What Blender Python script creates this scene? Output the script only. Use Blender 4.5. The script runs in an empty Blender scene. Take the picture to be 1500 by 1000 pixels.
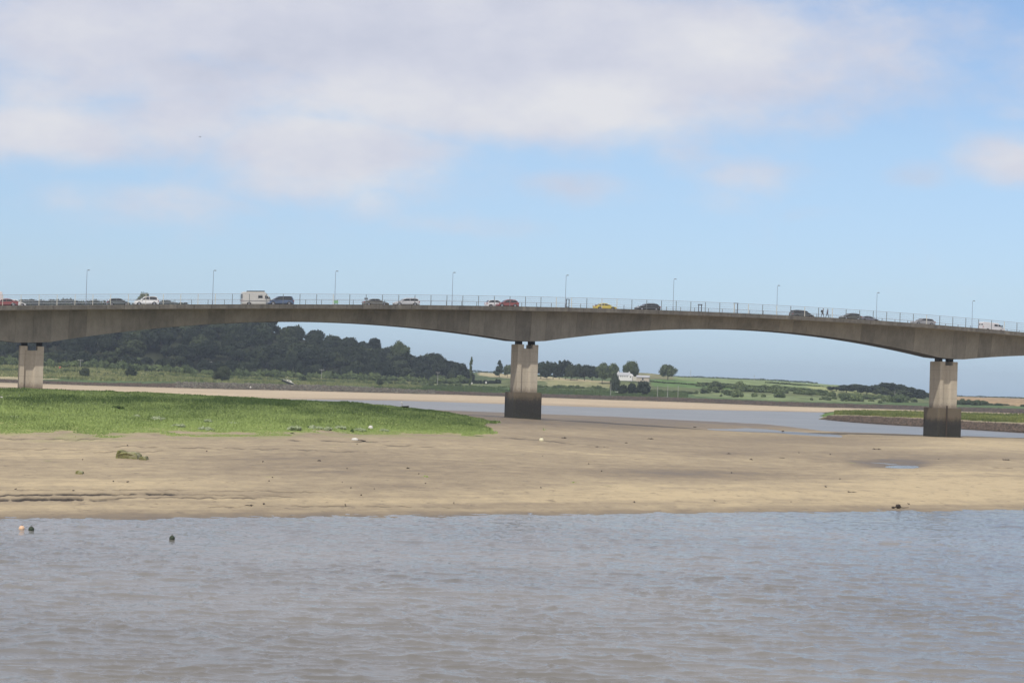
import bpy, math, random
import numpy as np
from mathutils import Vector, Matrix
random.seed(7); rng = np.random.default_rng(7)
S = bpy.context.scene; COL = S.collection
R = math.radians
# ------------------------------------------------------------------ camera
F = 3000.0; HZ = 563.0; CAMZ = 8.0; ROLL = R(1.8); PITCH = math.atan((HZ-500)/F)
cam = bpy.data.cameras.new('camera'); co = bpy.data.objects.new('camera', cam); COL.objects.link(co)
cam.sensor_width = 36; cam.lens = F/1500*36; cam.clip_start = .5; cam.clip_end = 60000
co.matrix_world = Matrix.Translation((0,0,CAMZ)) @ Matrix.Rotation(math.pi/2+PITCH,4,'X') @ Matrix.Rotation(ROLL,4,'Z')
S.camera = co
# ------------------------------------------------------------------ light
SUN_EL = R(56); SUN_H = Vector((-.42,-.91)).normalized()
sv = Vector((SUN_H.x*math.cos(SUN_EL), SUN_H.y*math.cos(SUN_EL), math.sin(SUN_EL)))
sl = bpy.data.lights.new('sun','SUN'); so = bpy.data.objects.new('sun', sl); COL.objects.link(so)
sl.energy = 2.6; sl.angle = R(.6); sl.color = (1,.94,.85)
so.rotation_euler = sv.to_track_quat('Z','Y').to_euler()
S.view_settings.view_transform = 'Standard'; S.view_settings.look = 'None'
S.view_settings.exposure = 0.25; S.view_settings.gamma = 1
HAZE = 0.00011

def unroll(x, y):
    dx = np.asarray(x,float)-750; dy = np.asarray(y,float)-500
    c_, s_ = math.cos(ROLL), math.sin(ROLL)
    return 750+dx*c_+dy*s_, 500-dx*s_+dy*c_
def reroll(c, yp):
    dx = c-750; dy = yp-500; c_, s_ = math.cos(ROLL), math.sin(ROLL)
    return 750+dx*c_-dy*s_, 500+dx*s_+dy*c_

# ------------------------------------------------------------------ node helpers
def mat(name):
    m = bpy.data.materials.new(name); m.use_nodes = True
    nt = m.node_tree; b = nt.nodes['Principled BSDF']
    return m, nt, b
def N(nt, t, **kw):
    n = nt.nodes.new(t)
    for k, v in kw.items():
        if k in ('operation','data_type','blend_type','attribute_name','noise_dimensions','interpolation_type','sky_type','clamp','use_clamp','feature','voronoi_dimensions'):
            setattr(n, k, v)
        else: n.inputs[k].default_value = v
    return n
def L(nt, a, b): nt.links.new(a, b)
def math_(nt, op, a, b=None, clamp=False):
    n = nt.nodes.new('ShaderNodeMath'); n.operation = op; n.use_clamp = clamp
    for i, v in enumerate((a, b)):
        if v is None: continue
        if isinstance(v, (int, float)): n.inputs[i].default_value = v
        else: L(nt, v, n.inputs[i])
    return n.outputs[0]
def mixc(nt, f, a, b, bt='MIX'):
    n = nt.nodes.new('ShaderNodeMix'); n.data_type = 'RGBA'; n.blend_type = bt
    for i, v in ((0, f), (6, a), (7, b)):
        if isinstance(v, (int, float)): n.inputs[i].default_value = v
        elif isinstance(v, tuple): n.inputs[i].default_value = v if len(v) == 4 else (*v, 1)
        else: L(nt, v, n.inputs[i])
    return n.outputs[2]
def ramp(nt, f, stops):
    n = nt.nodes.new('ShaderNodeValToRGB'); cr = n.color_ramp
    while len(cr.elements) < len(stops): cr.elements.new(.5)
    for e, (p, c) in zip(cr.elements, stops):
        e.position = p; e.color = (*c, 1) if isinstance(c, tuple) else (c, c, c, 1)
    L(nt, f, n.inputs[0]); return n.outputs[0]
def noise(nt, scale, detail=4, rough=.55, vec=None, obj=False, stretch=None):
    n = nt.nodes.new('ShaderNodeTexNoise'); n.inputs['Scale'].default_value = scale
    n.inputs['Detail'].default_value = detail; n.inputs['Roughness'].default_value = rough
    if vec is None:
        tc = nt.nodes.new('ShaderNodeTexCoord') if obj else nt.nodes.new('ShaderNodeNewGeometry')
        vec = tc.outputs['Object'] if obj else tc.outputs['Position']
    if stretch:
        mp = nt.nodes.new('ShaderNodeMapping'); mp.inputs['Scale'].default_value = stretch
        L(nt, vec, mp.inputs[0]); vec = mp.outputs[0]
    L(nt, vec, n.inputs['Vector']); return n.outputs[0]
def bump(nt, h, strength, dist, b):
    n = nt.nodes.new('ShaderNodeBump'); n.inputs['Strength'].default_value = strength
    n.inputs['Distance'].default_value = dist; L(nt, h, n.inputs['Height']); L(nt, n.outputs[0], b.inputs['Normal'])
def simple(name, col, rough=.6, metal=0, var=.12, scale=3, bmp=0):
    m, nt, b = mat(name)
    f = noise(nt, scale, 5, .6, obj=True)
    lo = tuple(max(0, c*(1-var*2)) for c in col); hi = tuple(min(1, c*(1+var*2)) for c in col)
    L(nt, ramp(nt, f, [(.3, lo), (.7, hi)]), b.inputs['Base Color'])
    b.inputs['Roughness'].default_value = rough; b.inputs['Metallic'].default_value = metal
    if bmp: bump(nt, f, .5, bmp, b)
    return m

# ------------------------------------------------------------------ sky
W = bpy.data.worlds.new('World'); S.world = W; W.use_nodes = True
nt = W.node_tree; bg = nt.nodes['Background']; bg.inputs[1].default_value = .1
sky = nt.nodes.new('ShaderNodeTexSky'); sky.sky_type = 'NISHITA'; sky.sun_disc = False
sky.sun_elevation = SUN_EL; sky.sun_rotation = math.atan2(SUN_H.x, SUN_H.y)
sky.air_density = 1.0; sky.dust_density = .4; sky.ozone_density = 2.5
tc = nt.nodes.new('ShaderNodeTexCoord')
sp = nt.nodes.new('ShaderNodeSeparateXYZ'); L(nt, tc.outputs['Generated'], sp.inputs[0])
dx, dy, dz = sp.outputs
ydiv = math_(nt, 'MAXIMUM', dy, .05)
U = math_(nt, 'DIVIDE', dx, ydiv); V = math_(nt, 'DIVIDE', dz, ydiv)
# cloud masses: centre x, y, half widths, weight (photograph pixels turned into directions)
CL = [(330,110,380,60,.75),(700,60,560,95,1.05),(60,130,150,90,.55),(560,40,560,75,1.0),(150,40,250,85,.9),(930,90,330,80,1.0),(1170,120,110,80,.55),(700,150,330,55,.9),(480,215,190,55,.85),
      (80,190,190,45,.85),(250,180,150,60,.7),(545,295,45,28,.45),(450,270,130,30,.5),(1210,170,80,40,.5),(1110,255,70,28,.38),
      (1075,295,40,22,.25),(835,270,80,22,.36),(1495,235,85,38,.7),(1480,165,40,15,.35),(1345,258,50,28,.4),(1195,312,35,14,.22),
      (180,300,230,35,.36),(660,330,110,18,.3),(1000,225,80,25,.3),(200,-120,900,120,1.0),(800,-150,700,110,.9),(-300,120,300,120,.9),(1800,150,200,90,.7)]
acc = None
for (px, py, sx, sy, w) in CL:
    c0, y0 = unroll(px, py)
    u0 = (float(c0)-750)/F; v0 = (HZ-float(y0))/F
    a = math_(nt, 'MULTIPLY', math_(nt, 'SUBTRACT', U, u0), F/sx); b_ = math_(nt, 'MULTIPLY', math_(nt, 'SUBTRACT', V, v0), F/sy)
    q = math_(nt, 'ADD', math_(nt, 'MULTIPLY', a, a), math_(nt, 'MULTIPLY', b_, b_))
    q = math_(nt, 'MULTIPLY', q, -.7)
    e = math_(nt, 'MULTIPLY', math_(nt, 'EXPONENT', q), w)
    acc = e if acc is None else math_(nt, 'MAXIMUM', acc, e)
front = math_(nt, 'MULTIPLY', math_(nt, 'SUBTRACT', dy, .75), 6, clamp=True)
high = math_(nt, 'SUBTRACT', 1.0, math_(nt, 'MULTIPLY', math_(nt, 'SUBTRACT', dz, .24), 8, clamp=True))
front = math_(nt, 'MULTIPLY', front, high)
cv = nt.nodes.new('ShaderNodeCombineXYZ')
zz = math_(nt, 'ADD', math_(nt, 'ABSOLUTE', dz), .12)
L(nt, math_(nt, 'DIVIDE', dx, zz), cv.inputs[0]); L(nt, math_(nt, 'DIVIDE', dy, zz), cv.inputs[1])
gen = noise(nt, .9, 5, .55, vec=cv.outputs[0])
gen = math_(nt, 'MULTIPLY', math_(nt, 'SUBTRACT', gen, .20), 3.6, clamp=True)  # unseen cloud cover thickened to brighten the water's reflection
cov = math_(nt, 'ADD', math_(nt, 'MULTIPLY', acc, front), math_(nt, 'MULTIPLY', gen, math_(nt, 'SUBTRACT', 1.0, front)))
n1 = noise(nt, 26, 9, .62, vec=tc.outputs['Generated'], stretch=(1,1,1.9))
n2 = noise(nt, 9, 4, .5, vec=tc.outputs['Generated'], stretch=(1,1,1.8))
dens = math_(nt, 'ADD', cov, math_(nt, 'ADD', math_(nt, 'MULTIPLY', math_(nt, 'SUBTRACT', n1, .5), .75), math_(nt, 'MULTIPLY', math_(nt, 'SUBTRACT', n2, .5), .5)))
mr = nt.nodes.new('ShaderNodeMapRange'); mr.interpolation_type = 'SMOOTHSTEP'
mr.inputs['From Min'].default_value = .06; mr.inputs['From Max'].default_value = .74; L(nt, dens, mr.inputs[0])
cden = math_(nt, 'MULTIPLY', mr.outputs[0], .93)
n3 = noise(nt, 18, 7, .6, vec=tc.outputs['Generated'], stretch=(1,1,2.0))
br = None
for (px, py, sx, sy, w) in [(880,150,170,38,.34),(520,165,140,42,.30),(100,185,120,30,.22),(1120,60,150,45,.2),(60,30,120,30,.15),(420,265,120,22,.18),(545,292,40,20,.15),(1480,230,60,28,.25),(300,90,120,40,-.14),(640,60,150,40,-.10),(1100,150,120,25,-.12),(1345,258,60,30,-.16),(835,270,80,22,-.12)]:
    c0, y0 = unroll(px, py); u0 = (float(c0)-750)/F; v0 = (HZ-float(y0))/F
    a = math_(nt, 'MULTIPLY', math_(nt, 'SUBTRACT', U, u0), F/sx); b_ = math_(nt, 'MULTIPLY', math_(nt, 'SUBTRACT', V, v0), F/sy)
    q = math_(nt, 'MULTIPLY', math_(nt, 'ADD', math_(nt, 'MULTIPLY', a, a), math_(nt, 'MULTIPLY', b_, b_)), -.7)
    e = math_(nt, 'MULTIPLY', math_(nt, 'EXPONENT', q), w); br = e if br is None else math_(nt, 'ADD', br, e)
n3 = math_(nt, 'ADD', math_(nt, 'ADD', .5, math_(nt, 'MULTIPLY', math_(nt, 'SUBTRACT', n3, .5), .9)), math_(nt, 'MULTIPLY', br, front))
ccol = ramp(nt, n3, [(.25, (4.9,5.1,6.0)), (.5, (5.6,5.7,6.45)), (.85, (6.7,6.65,6.85))])
tint = ramp(nt, dz, [(0, (.55,.77,1.28)), (.05, (.77,.86,1.10)), (.12, (.98,1.0,1.10)), (.25, (1.0,1.02,1.12)), (.6, (1,1,1.1))])
skyc = mixc(nt, 1.0, sky.outputs[0], tint, 'MULTIPLY')
L(nt, mixc(nt, cden, skyc, ccol), bg.inputs[0])

# ------------------------------------------------------------------ mesh helpers
def link(name, me, parent=None, m=None):
    o = bpy.data.objects.new(name, me); COL.objects.link(o)
    if m is not None and me is not None:
        me.materials.clear()
        for x in (m if isinstance(m, (list, tuple)) else [m]): me.materials.append(x)
    if parent: o.parent = parent
    return o
def empty(name, loc, rz=0):
    o = bpy.data.objects.new(name, None); COL.objects.link(o); o.location = loc; o.rotation_euler = (0,0,rz)
    o.empty_display_size = .3
    return o
def tag(o, label=None, cat=None, group=None, kind=None):
    if label: o['label'] = label
    if cat: o['category'] = cat
    if group: o['group'] = group
    if kind: o['kind'] = kind
    return o
def mesh(name, v, f, smooth=False):
    me = bpy.data.meshes.new(name); me.from_pydata([tuple(p) for p in v], [], [tuple(q) for q in f]); me.update()
    if smooth: me.polygons.foreach_set('use_smooth', [True]*len(me.polygons))
    return me
class MB:
    def __init__(s): s.v = []; s.f = []
    def add(s, v, f):
        k = len(s.v); s.v += [tuple(p) for p in v]; s.f += [tuple(i+k for i in q) for q in f]; return s
    def box(s, x0, x1, y0, y1, z0, z1):
        return s.add([(x0,y0,z0),(x1,y0,z0),(x1,y1,z0),(x0,y1,z0),(x0,y0,z1),(x1,y0,z1),(x1,y1,z1),(x0,y1,z1)],
                     [(0,3,2,1),(4,5,6,7),(0,1,5,4),(1,2,6,5),(2,3,7,6),(3,0,4,7)])
    def prism(s, pts, y0, y1, taper=None):
        # pts in x,z ; extruded along y.  taper: function (x,z)->(x',inset)
        n = len(pts); a = [(p[0], y0, p[1]) for p in pts]; b = [(p[0], y1, p[1]) for p in pts]
        if taper:
            a = [(p[0], y0+taper(p[0], p[1]), p[1]) for p in pts]; b = [(p[0], y1-taper(p[0], p[1]), p[1]) for p in pts]
        return s.add(a+b, [tuple(range(n)), tuple(range(2*n-1, n-1, -1))] + [(i, i+n, (i+1) % n+n, (i+1) % n) for i in range(n)])
    def plan(s, pts, z0, z1):
        n = len(pts)
        return s.add([(p[0],p[1],z0) for p in pts]+[(p[0],p[1],z1) for p in pts],
                     [tuple(range(n-1,-1,-1)), tuple(range(n, 2*n))]+[(i,(i+1)%n,(i+1)%n+n,i+n) for i in range(n)])
    def tube(s, path, r, n=6, cap=True):
        P = [Vector(p) for p in path]; k = len(P); rr = r if isinstance(r, (list, tuple)) else [r]*k
        vs = []; fs = []
        for i, p in enumerate(P):
            d = (P[min(i+1,k-1)]-P[max(i-1,0)]).normalized()
            up = Vector((0,0,1)) if abs(d.z) < .9 else Vector((1,0,0))
            a = d.cross(up).normalized(); b = d.cross(a).normalized()
            for j in range(n):
                t = 2*math.pi*j/n; vs.append(p+(a*math.cos(t)+b*math.sin(t))*rr[i])
        for i in range(k-1):
            for j in range(n): fs.append((i*n+j, i*n+(j+1)%n, (i+1)*n+(j+1)%n, (i+1)*n+j))
        if cap: fs += [tuple(range(n-1,-1,-1)), tuple((k-1)*n+j for j in range(n))]
        return s.add(vs, fs)
    def ball(s, c, r, nu=10, nv=7, wob=0, seed=0):
        rr = random.Random(seed); rx, ry, rz = r if isinstance(r, tuple) else (r, r, r)
        vs = [(c[0], c[1], c[2]-rz)]
        for i in range(1, nv):
            ph = -math.pi/2+math.pi*i/nv
            for j in range(nu):
                t = 2*math.pi*j/nu; w = 1+rr.uniform(-wob, wob)
                vs.append((c[0]+rx*math.cos(ph)*math.cos(t)*w, c[1]+ry*math.cos(ph)*math.sin(t)*w, c[2]+rz*math.sin(ph)*w))
        vs.append((c[0], c[1], c[2]+rz)); fs = []
        for j in range(nu): fs.append((0, 1+(j+1)%nu, 1+j))
        for i in range(nv-2):
            for j in range(nu):
                a = 1+i*nu; fs.append((a+j, a+(j+1)%nu, a+nu+(j+1)%nu, a+nu+j))
        a = 1+(nv-2)*nu
        for j in range(nu): fs.append((a+j, a+(j+1)%nu, len(vs)-1))
        return s.add(vs, fs)
    def build(s, name, m, parent=None, smooth=False, bevel=0):
        o = link(name, mesh(name, s.v, s.f, smooth), parent, m)
        if bevel:
            b = o.modifiers.new('bevel', 'BEVEL'); b.width = bevel; b.segments = 2; b.limit_method = 'ANGLE'
        return o

# value noise -----------------------------------------------------------
def _h(ix, iy, seed):
    n = (ix.astype(np.int64)*374761393 + iy.astype(np.int64)*668265263 + seed*1442695041) & 0x7fffffff
    n = ((n ^ (n >> 13))*1274126177) & 0x7fffffff
    return ((n ^ (n >> 16)) & 0xffff)/65535.0
def vn(x, y, seed=0):
    x = np.asarray(x, float); y = np.asarray(y, float)
    ix = np.floor(x); iy = np.floor(y); fx = x-ix; fy = y-iy
    fx = fx*fx*(3-2*fx); fy = fy*fy*(3-2*fy)
    a = _h(ix,iy,seed); b = _h(ix+1,iy,seed); c = _h(ix,iy+1,seed); d = _h(ix+1,iy+1,seed)
    return (a*(1-fx)+b*fx)*(1-fy)+(c*(1-fx)+d*fx)*fy
def fbm(x, y, seed=0, o=4):
    t = 0; a = .5; tot = 0
    for i in range(o):
        t = t+a*vn(x*2**i, y*2**i, seed+i*17); tot += a; a *= .5
    return t/tot
def grid_obj(name, X, Y, Z, m, keep=None, attrs=None, smooth=True):
    r, c = X.shape; v = np.stack([X, Y, Z], -1).reshape(-1, 3)
    idx = np.arange(r*c).reshape(r, c)
    q = np.stack([idx[:-1,:-1], idx[:-1,1:], idx[1:,1:], idx[1:,:-1]], -1).reshape(-1, 4)
    if keep is not None: q = q[keep.reshape(-1)]
    me = bpy.data.meshes.new(name); me.vertices.add(len(v)); me.vertices.foreach_set('co', v.astype(np.float32).ravel())
    me.loops.add(q.size); me.loops.foreach_set('vertex_index', q.astype(np.int32).ravel())
    me.polygons.add(len(q)); me.polygons.foreach_set('loop_start', np.arange(0, q.size, 4, dtype=np.int32))
    me.polygons.foreach_set('loop_total', np.full(len(q), 4, dtype=np.int32))
    me.update(calc_edges=True)
    if smooth: me.polygons.foreach_set('use_smooth', np.ones(len(q), dtype=bool))
    for k, a in (attrs or {}).items():
        if a.ndim == 3:
            at = me.color_attributes.new(k, 'FLOAT_COLOR', 'POINT'); at.data.foreach_set('color', np.concatenate([a.reshape(-1,3), np.ones((r*c,1))], 1).astype(np.float32).ravel())
        else:
            at = me.attributes.new(k, 'FLOAT', 'POINT'); at.data.foreach_set('value', a.astype(np.float32).ravel())
    return link(name, me, None, m)

def soup(name, V, Q, m, cols=None, smooth=False):
    """V (n,3) verts, Q (k,4|3) faces, cols per vertex"""
    me = bpy.data.meshes.new(name); n = Q.shape[1]
    me.vertices.add(len(V)); me.vertices.foreach_set('co', V.astype(np.float32).ravel())
    me.loops.add(Q.size); me.loops.foreach_set('vertex_index', Q.astype(np.int32).ravel())
    me.polygons.add(len(Q)); me.polygons.foreach_set('loop_start', np.arange(0, Q.size, n, dtype=np.int32))
    me.polygons.foreach_set('loop_total', np.full(len(Q), n, dtype=np.int32)); me.update(calc_edges=True)
    if cols is not None:
        at = me.attributes.new('shade', 'FLOAT', 'POINT'); at.data.foreach_set('value', cols.astype(np.float32).ravel())
    if m is not None: me.materials.append(m)
    return me

# ------------------------------------------------------------------ contour sheets
CG = np.arange(-1500, 3001, 5.0)
def sm(a, k=9):
    w = np.hanning(k+2)[1:-1]; w /= w.sum(); return np.convolve(np.pad(a, k//2, mode='edge'), w, 'valid')
def cont(pts, Yf=None, k=9):
    """pts (raw x, raw y, z)  -> Y,z on the column grid; with Yf given, pts are (raw x, raw y) at distance Yf(c)"""
    p = np.array(pts, float); c, yp = unroll(p[:,0], p[:,1]); o = np.argsort(c); c = c[o]; yp = yp[o]
    Yg = np.interp(CG, c, yp)
    if Yf is None:
        z = np.interp(CG, c, p[o,2]); Y = (CAMZ-z)*F/(Yg-HZ)
    else:
        Y = Yf if isinstance(Yf, np.ndarray) else np.full_like(CG, Yf); z = CAMZ-(Yg-HZ)*Y/F
    return sm(Y, k), sm(z, k)
def height(C, X, Y):
    X = np.atleast_1d(np.asarray(X,float)); Y = np.atleast_1d(np.asarray(Y,float))
    c = 750+F*X/Y; Ys = np.array([np.interp(c, CG, k[0]) for k in C]); Zs = np.array([np.interp(c, CG, k[1]) for k in C])
    out = Zs[0].copy()
    for i in range(len(C)-1):
        t = np.clip((Y-Ys[i])/np.maximum(Ys[i+1]-Ys[i], 1e-3), 0, 1); out = np.where(Y >= Ys[i], Zs[i]*(1-t)+Zs[i+1]*t, out)
    return out
def sheet(C, cols, rows):
    Ys = np.array([np.interp(cols, CG, k[0]) for k in C]); Zs = np.array([np.interp(cols, CG, k[1]) for k in C])
    yy = []; zz = []; lv = []
    for i in range(len(C)-1):
        n = rows[i]
        for j in range(n):
            t = j/n; yy.append(Ys[i]*(1-t)+Ys[i+1]*t); zz.append(Zs[i]*(1-t)+Zs[i+1]*t); lv.append(np.full(len(cols), i+t))
    yy.append(Ys[-1]); zz.append(Zs[-1]); lv.append(np.full(len(cols), len(C)-1.))
    Y = np.array(yy); X = (cols[None,:]-750)/F*Y
    return X, Y, np.array(zz), np.array(lv)
def rawxy(X, Y, Z):
    return reroll(750+F*X/Y, HZ+(CAMZ-Z)*F/Y)
def inpoly(x, y, poly):
    r = np.zeros(x.shape, bool); n = len(poly)
    for i in range(n):
        x0, y0 = poly[i]; x1, y1 = poly[(i+1) % n]
        if y0 == y1: continue
        r ^= ((y0 > y) != (y1 > y)) & (x < (x1-x0)*(y-y0)/(y1-y0)+x0)
    return r
def smin(a, lo, hi): return np.clip((a-lo)/(hi-lo), 0, 1)

# sandbank ---------------------------------------------------------------
K1 = cont([(-600,764,0),(0,760,0),(400,757,0),(750,755,0),(1100,752,0),(1500,747,0),(2100,740,0)])
K0 = (K1[0]-14, np.full_like(CG,-1.0))
K2 = (K1[0]*1.14, np.full_like(CG,.62))
K3 = cont([(-600,644,1.6),(0,641,1.6),(375,638,1.5),(600,635,1.5),(740,640,1.35),(900,655,1.2),(1100,665,.95),(1500,672,.95),(2100,676,.9)])
K4 = cont([(-600,556,5.0),(0,569.5,4.9),(200,575,4.75),(375,583.5,4.5),(500,589,4.2),(600,597,3.6),(660,606,2.9),(710,616,2.1),(775,613.5,1.8),(900,625,1.0),(1100,640,.35),(1250,645,.25),(1382,642,.27),(1500,653,.3),(2100,680,.3)])
K5 = (np.maximum(K4[0]+14, np.interp(CG,[-1500,100,500,760,900,1400,3000],[372,378,375,392,440,430,430])), np.interp(CG,[-1500,0,150,400,600,760,900,1100,1300,3000],[4.6,4.6,4.5,3.6,2.4,1.75,.9,.3,.2,.2]))
K6 = cont([(-600,585,0),(300,592,0),(580,598,0),(740,604,0),(900,610,0),(1000,615,0),(1125,621,0),(1200,630,0),(1260,638,0),(1382,642,0),(1500,647.5,0),(2100,672,0)])
K6 = (np.maximum(K6[0], K5[0]+6), K6[1])
K7 = (K6[0]+40, np.full_like(CG,-1.2))
SB = [K0,K1,K2,K3,K4,K5,K6,K7]
cols = np.concatenate([np.arange(-1400,-60,25.), np.arange(-60,1560,2.0), np.arange(1560,2900,25.)])
X, Y, Z, LV = sheet(SB, cols, [6,60,230,130,24,60,6])
rx, ry = rawxy(X, Y, Z)
veg = smin(LV, 3.0, 3.12)*(1-smin(LV, 4.05, 4.45))*(1-smin(rx+14*fbm(X/6,Y/14,5), 690, 752))
veg = veg*1.0
edge = fbm(X/2.5, Y/6, 91, 4); fringe = smin(LV,2.86,3.0)*smin(edge,.35,.6)*(1-smin(rx,690,735))*(LV < 3.3)
vegm = smin(veg+(edge-.5)*1.2, .4, .62)
Z = Z+(fbm(X/7,Y/14,7,3)-.5)*.16*smin(LV,.5,.9)*(1-smin(LV,1.4,1.9))+(fbm(X/9,Y/26,1)-.5)*.22*smin(LV,1,1.5)*(1-smin(LV,5.6,6)) + (fbm(X/2,Y/5,2)-.5)*.05*smin(LV,1.0,1.3)
Z = Z+vegm*(.02+.30*(fbm(X/1.6,Y/4,3)-.45))*(1-.6*smin(LV,3.7,4))
DRY_SUNLIT = [(1400,715,150,22,-.5),(1000,722,260,16,-.3),(60,640,200,8,-.1),(120,670,240,18,-.16),(120,708,300,14,-.22),(700,715,250,10,-.14),(60,745,300,8,-.25),(550,735,250,8,-.2),
       (1450,650,120,10,-.3),(1000,634,300,4,-.12)]
WET_SHADED = [(900,618,300,12,.5),(700,606,90,12,.4),(1080,648,220,10,.22),(1020,693,150,10,.5),(560,690,260,16,.26),(420,672,170,10,.25),(1330,672,150,9,.32),
       (1060,665,70,5,.3),(850,640,120,8,.2),(640,740,200,5,.2),(1150,612,80,10,.35),(300,652,200,5,.15),(620,712,180,5,.22),(1200,640,100,6,.2)]
wet_and_shade = np.full_like(X, .38)  # real damp, plus cloud sun and shade put into the sand colour
for (a, b, c, d, w) in DRY_SUNLIT+WET_SHADED: wet_and_shade = wet_and_shade+w*(.8 if w > 0 else 1)*np.exp(-((rx-a)/c)**2-((ry-b)/d)**2)
wet_and_shade += (1-smin(LV,1.0,1.22+.2*fbm(X/6,Y/9,15)))*.4 + smin(LV,4.5,5.9)*.22*(rx>620)
wet_and_shade += (fbm(X/20,LV*9,11,5)-.5)*.42 + (fbm(X/7,LV*40,12,4)-.5)*.26
crack = np.zeros_like(X)
def ledge(pts, w, depth):
    global Z, crack
    p = np.array(pts, float); yl = np.interp(rx, p[:,0], p[:,1], left=-999, right=-999)+(fbm(rx/14,rx*0+.3,int(p[0,1]),4)-.5)*4.5
    fade = np.minimum(smin(rx, p[0,0]-1, p[0,0]+8), 1-smin(rx, p[-1,0]-60, p[-1,0]))*(.1+1.3*smin(fbm(rx/16, rx*0, int(p[0,1])+3, 4),.3,.75))*(1 if w < 1 else 1.3)
    g = np.exp(-((ry-yl)/w)**2)*fade; Z = Z-depth*g; crack = np.maximum(crack, np.clip(g*(1.6 if w > 1 else .85),0,1))
ledge([(-60,724),(150,722.5),(300,723)], 1.1, .10); ledge([(-60,731.5),(60,730.5),(180,731)], 1.9, .14); ledge([(60,731),(200,728),(420,729)], .8, .08)
ledge([(-60,716),(200,716),(520,720)], .55, .1); ledge([(-60,656),(110,657),(180,653),(400,658),(560,663)], .55, .1); ledge([(110,661),(170,660),(260,660)], .6, .1)
ledge([(560,652),(660,655)], .5, .08); ledge([(730,641),(800,646),(900,656)], .5, .08); ledge([(300,741),(480,739),(700,742)], .5, .08); ledge([(160,722),(260,724),(480,727)], .5, .1)
ledge([(-60,640),(80,643),(190,643)], .6, .1); ledge([(420,645),(520,647),(600,646)], .5, .08)
# side channel and puddle dug into the sand
vegm = np.maximum(vegm, .5*fringe)
pl = np.interp(rx, [960,1040,1130,1240], [621,625,630,637.5], left=0, right=0)
Z = Z-.50*np.exp(-((ry-pl-(fbm(X/9,Y/30,35)-.5)*3)/(2.2+1.8*(fbm(X/12,Y/40,36)-.3)))**2)*smin(rx,960,1040)*(1-smin(rx,1215,1250))
pl = np.interp(rx, [900,960,1040], [626,627.5,629], left=0, right=0); Z = Z-.95*np.exp(-((ry-pl)/1.4)**2)*0
pud = np.maximum(np.exp(-((rx-1322)/27)**2-((ry-681.5)/2.6)**2), .9*np.exp(-((rx-1292)/26)**2-((ry-676.2-(rx-1292)*.07)/1.5)**2))*(.6+.8*fbm(X/.9,Y/4,33)); Z = Z-.5*pud; wet_and_shade += .5*smin(np.exp(-((rx-1305)/60)**2-((ry-679)/7)**2),.2,.7)
wet_and_shade = np.clip(wet_and_shade, 0, 1)
gcol = fbm(X/14, Y/30, 21)
m, nt, b = mat('tidal_sand')
aw = N(nt,'ShaderNodeAttribute',attribute_name='wet_and_shade'); ac = N(nt,'ShaderNodeAttribute',attribute_name='crack'); av = N(nt,'ShaderNodeAttribute',attribute_name='veg')
al = N(nt,'ShaderNodeAttribute',attribute_name='tone')
nf = noise(nt, 1.0, 9, .75, stretch=(.5,.3,1)); nfine = noise(nt, 6, 6, .7)
w2 = math_(nt,'ADD',aw.outputs['Fac'], math_(nt,'MULTIPLY',math_(nt,'SUBTRACT',nf,.5),1.25))
sc = ramp(nt, w2, [(0,(.45,.36,.22)),(.3,(.33,.265,.17)),(.6,(.235,.185,.12)),(1,(.125,.098,.07))])
sc = mixc(nt, math_(nt,'MULTIPLY',ac.outputs['Fac'],1.1,True), sc, (.04,.032,.025))
spk = ramp(nt, noise(nt, 2.3, 5, .75, stretch=(.5,.3,1)), [(.58,0.0),(.66,1.0)])
sc = mixc(nt, math_(nt,'MULTIPLY',spk,.6), sc, (.12,.095,.07))
gr = ramp(nt, math_(nt,'ADD',al.outputs['Fac'],math_(nt,'MULTIPLY',math_(nt,'SUBTRACT',nfine,.5),.5)), [(.2,(.075,.10,.035)),(.45,(.14,.19,.055)),(.75,(.25,.28,.09))])
L(nt, mixc(nt, av.outputs['Fac'], sc, gr), b.inputs['Base Color'])
L(nt, ramp(nt, w2, [(.2,.95),(.6,.8),(1,.55)]), b.inputs['Roughness']); b.inputs['Specular IOR Level'].default_value = .35
bump(nt, nf, .6, .09, b)
sand_m = m
sb = grid_obj('sandbank', X, Y, Z, m, attrs={'wet_and_shade':wet_and_shade,'crack':np.clip(crack,0,1),'veg':vegm,'tone':np.clip(.78-.7*smin(LV,3.15,3.7)+(gcol-.5)*.9,0,1)})
tag(sb, kind='structure')
SBX, SBY, SBZ, SBV, SBL, SBT = X, Y, Z, vegm, LV, gcol
def sandz(x, y): return float(height(SB, x, y)[0])
def unproj(px, py, z=None, Y=None):
    c, yp = unroll(px, py); c = float(c); yp = float(yp)
    if Y is None: Y = (CAMZ-z)*F/(yp-HZ)
    else: z = CAMZ-(yp-HZ)*Y/F
    return Vector(((c-750)/F*Y, Y, z))
def on_sheet(C, px, py):
    """first point of a sheet along the ray through a pixel"""
    c, yp = unroll(px, py); Yt = np.arange(80, 2600, .5) if C is not None else None
    zr = CAMZ-(float(yp)-HZ)*Yt/F; zg = height(C, (float(c)-750)/F*Yt, Yt)
    k = np.argmax((zr <= zg)); Y = Yt[k]
    return Vector(((float(c)-750)/F*Y, Y, zg[k]))

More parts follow.
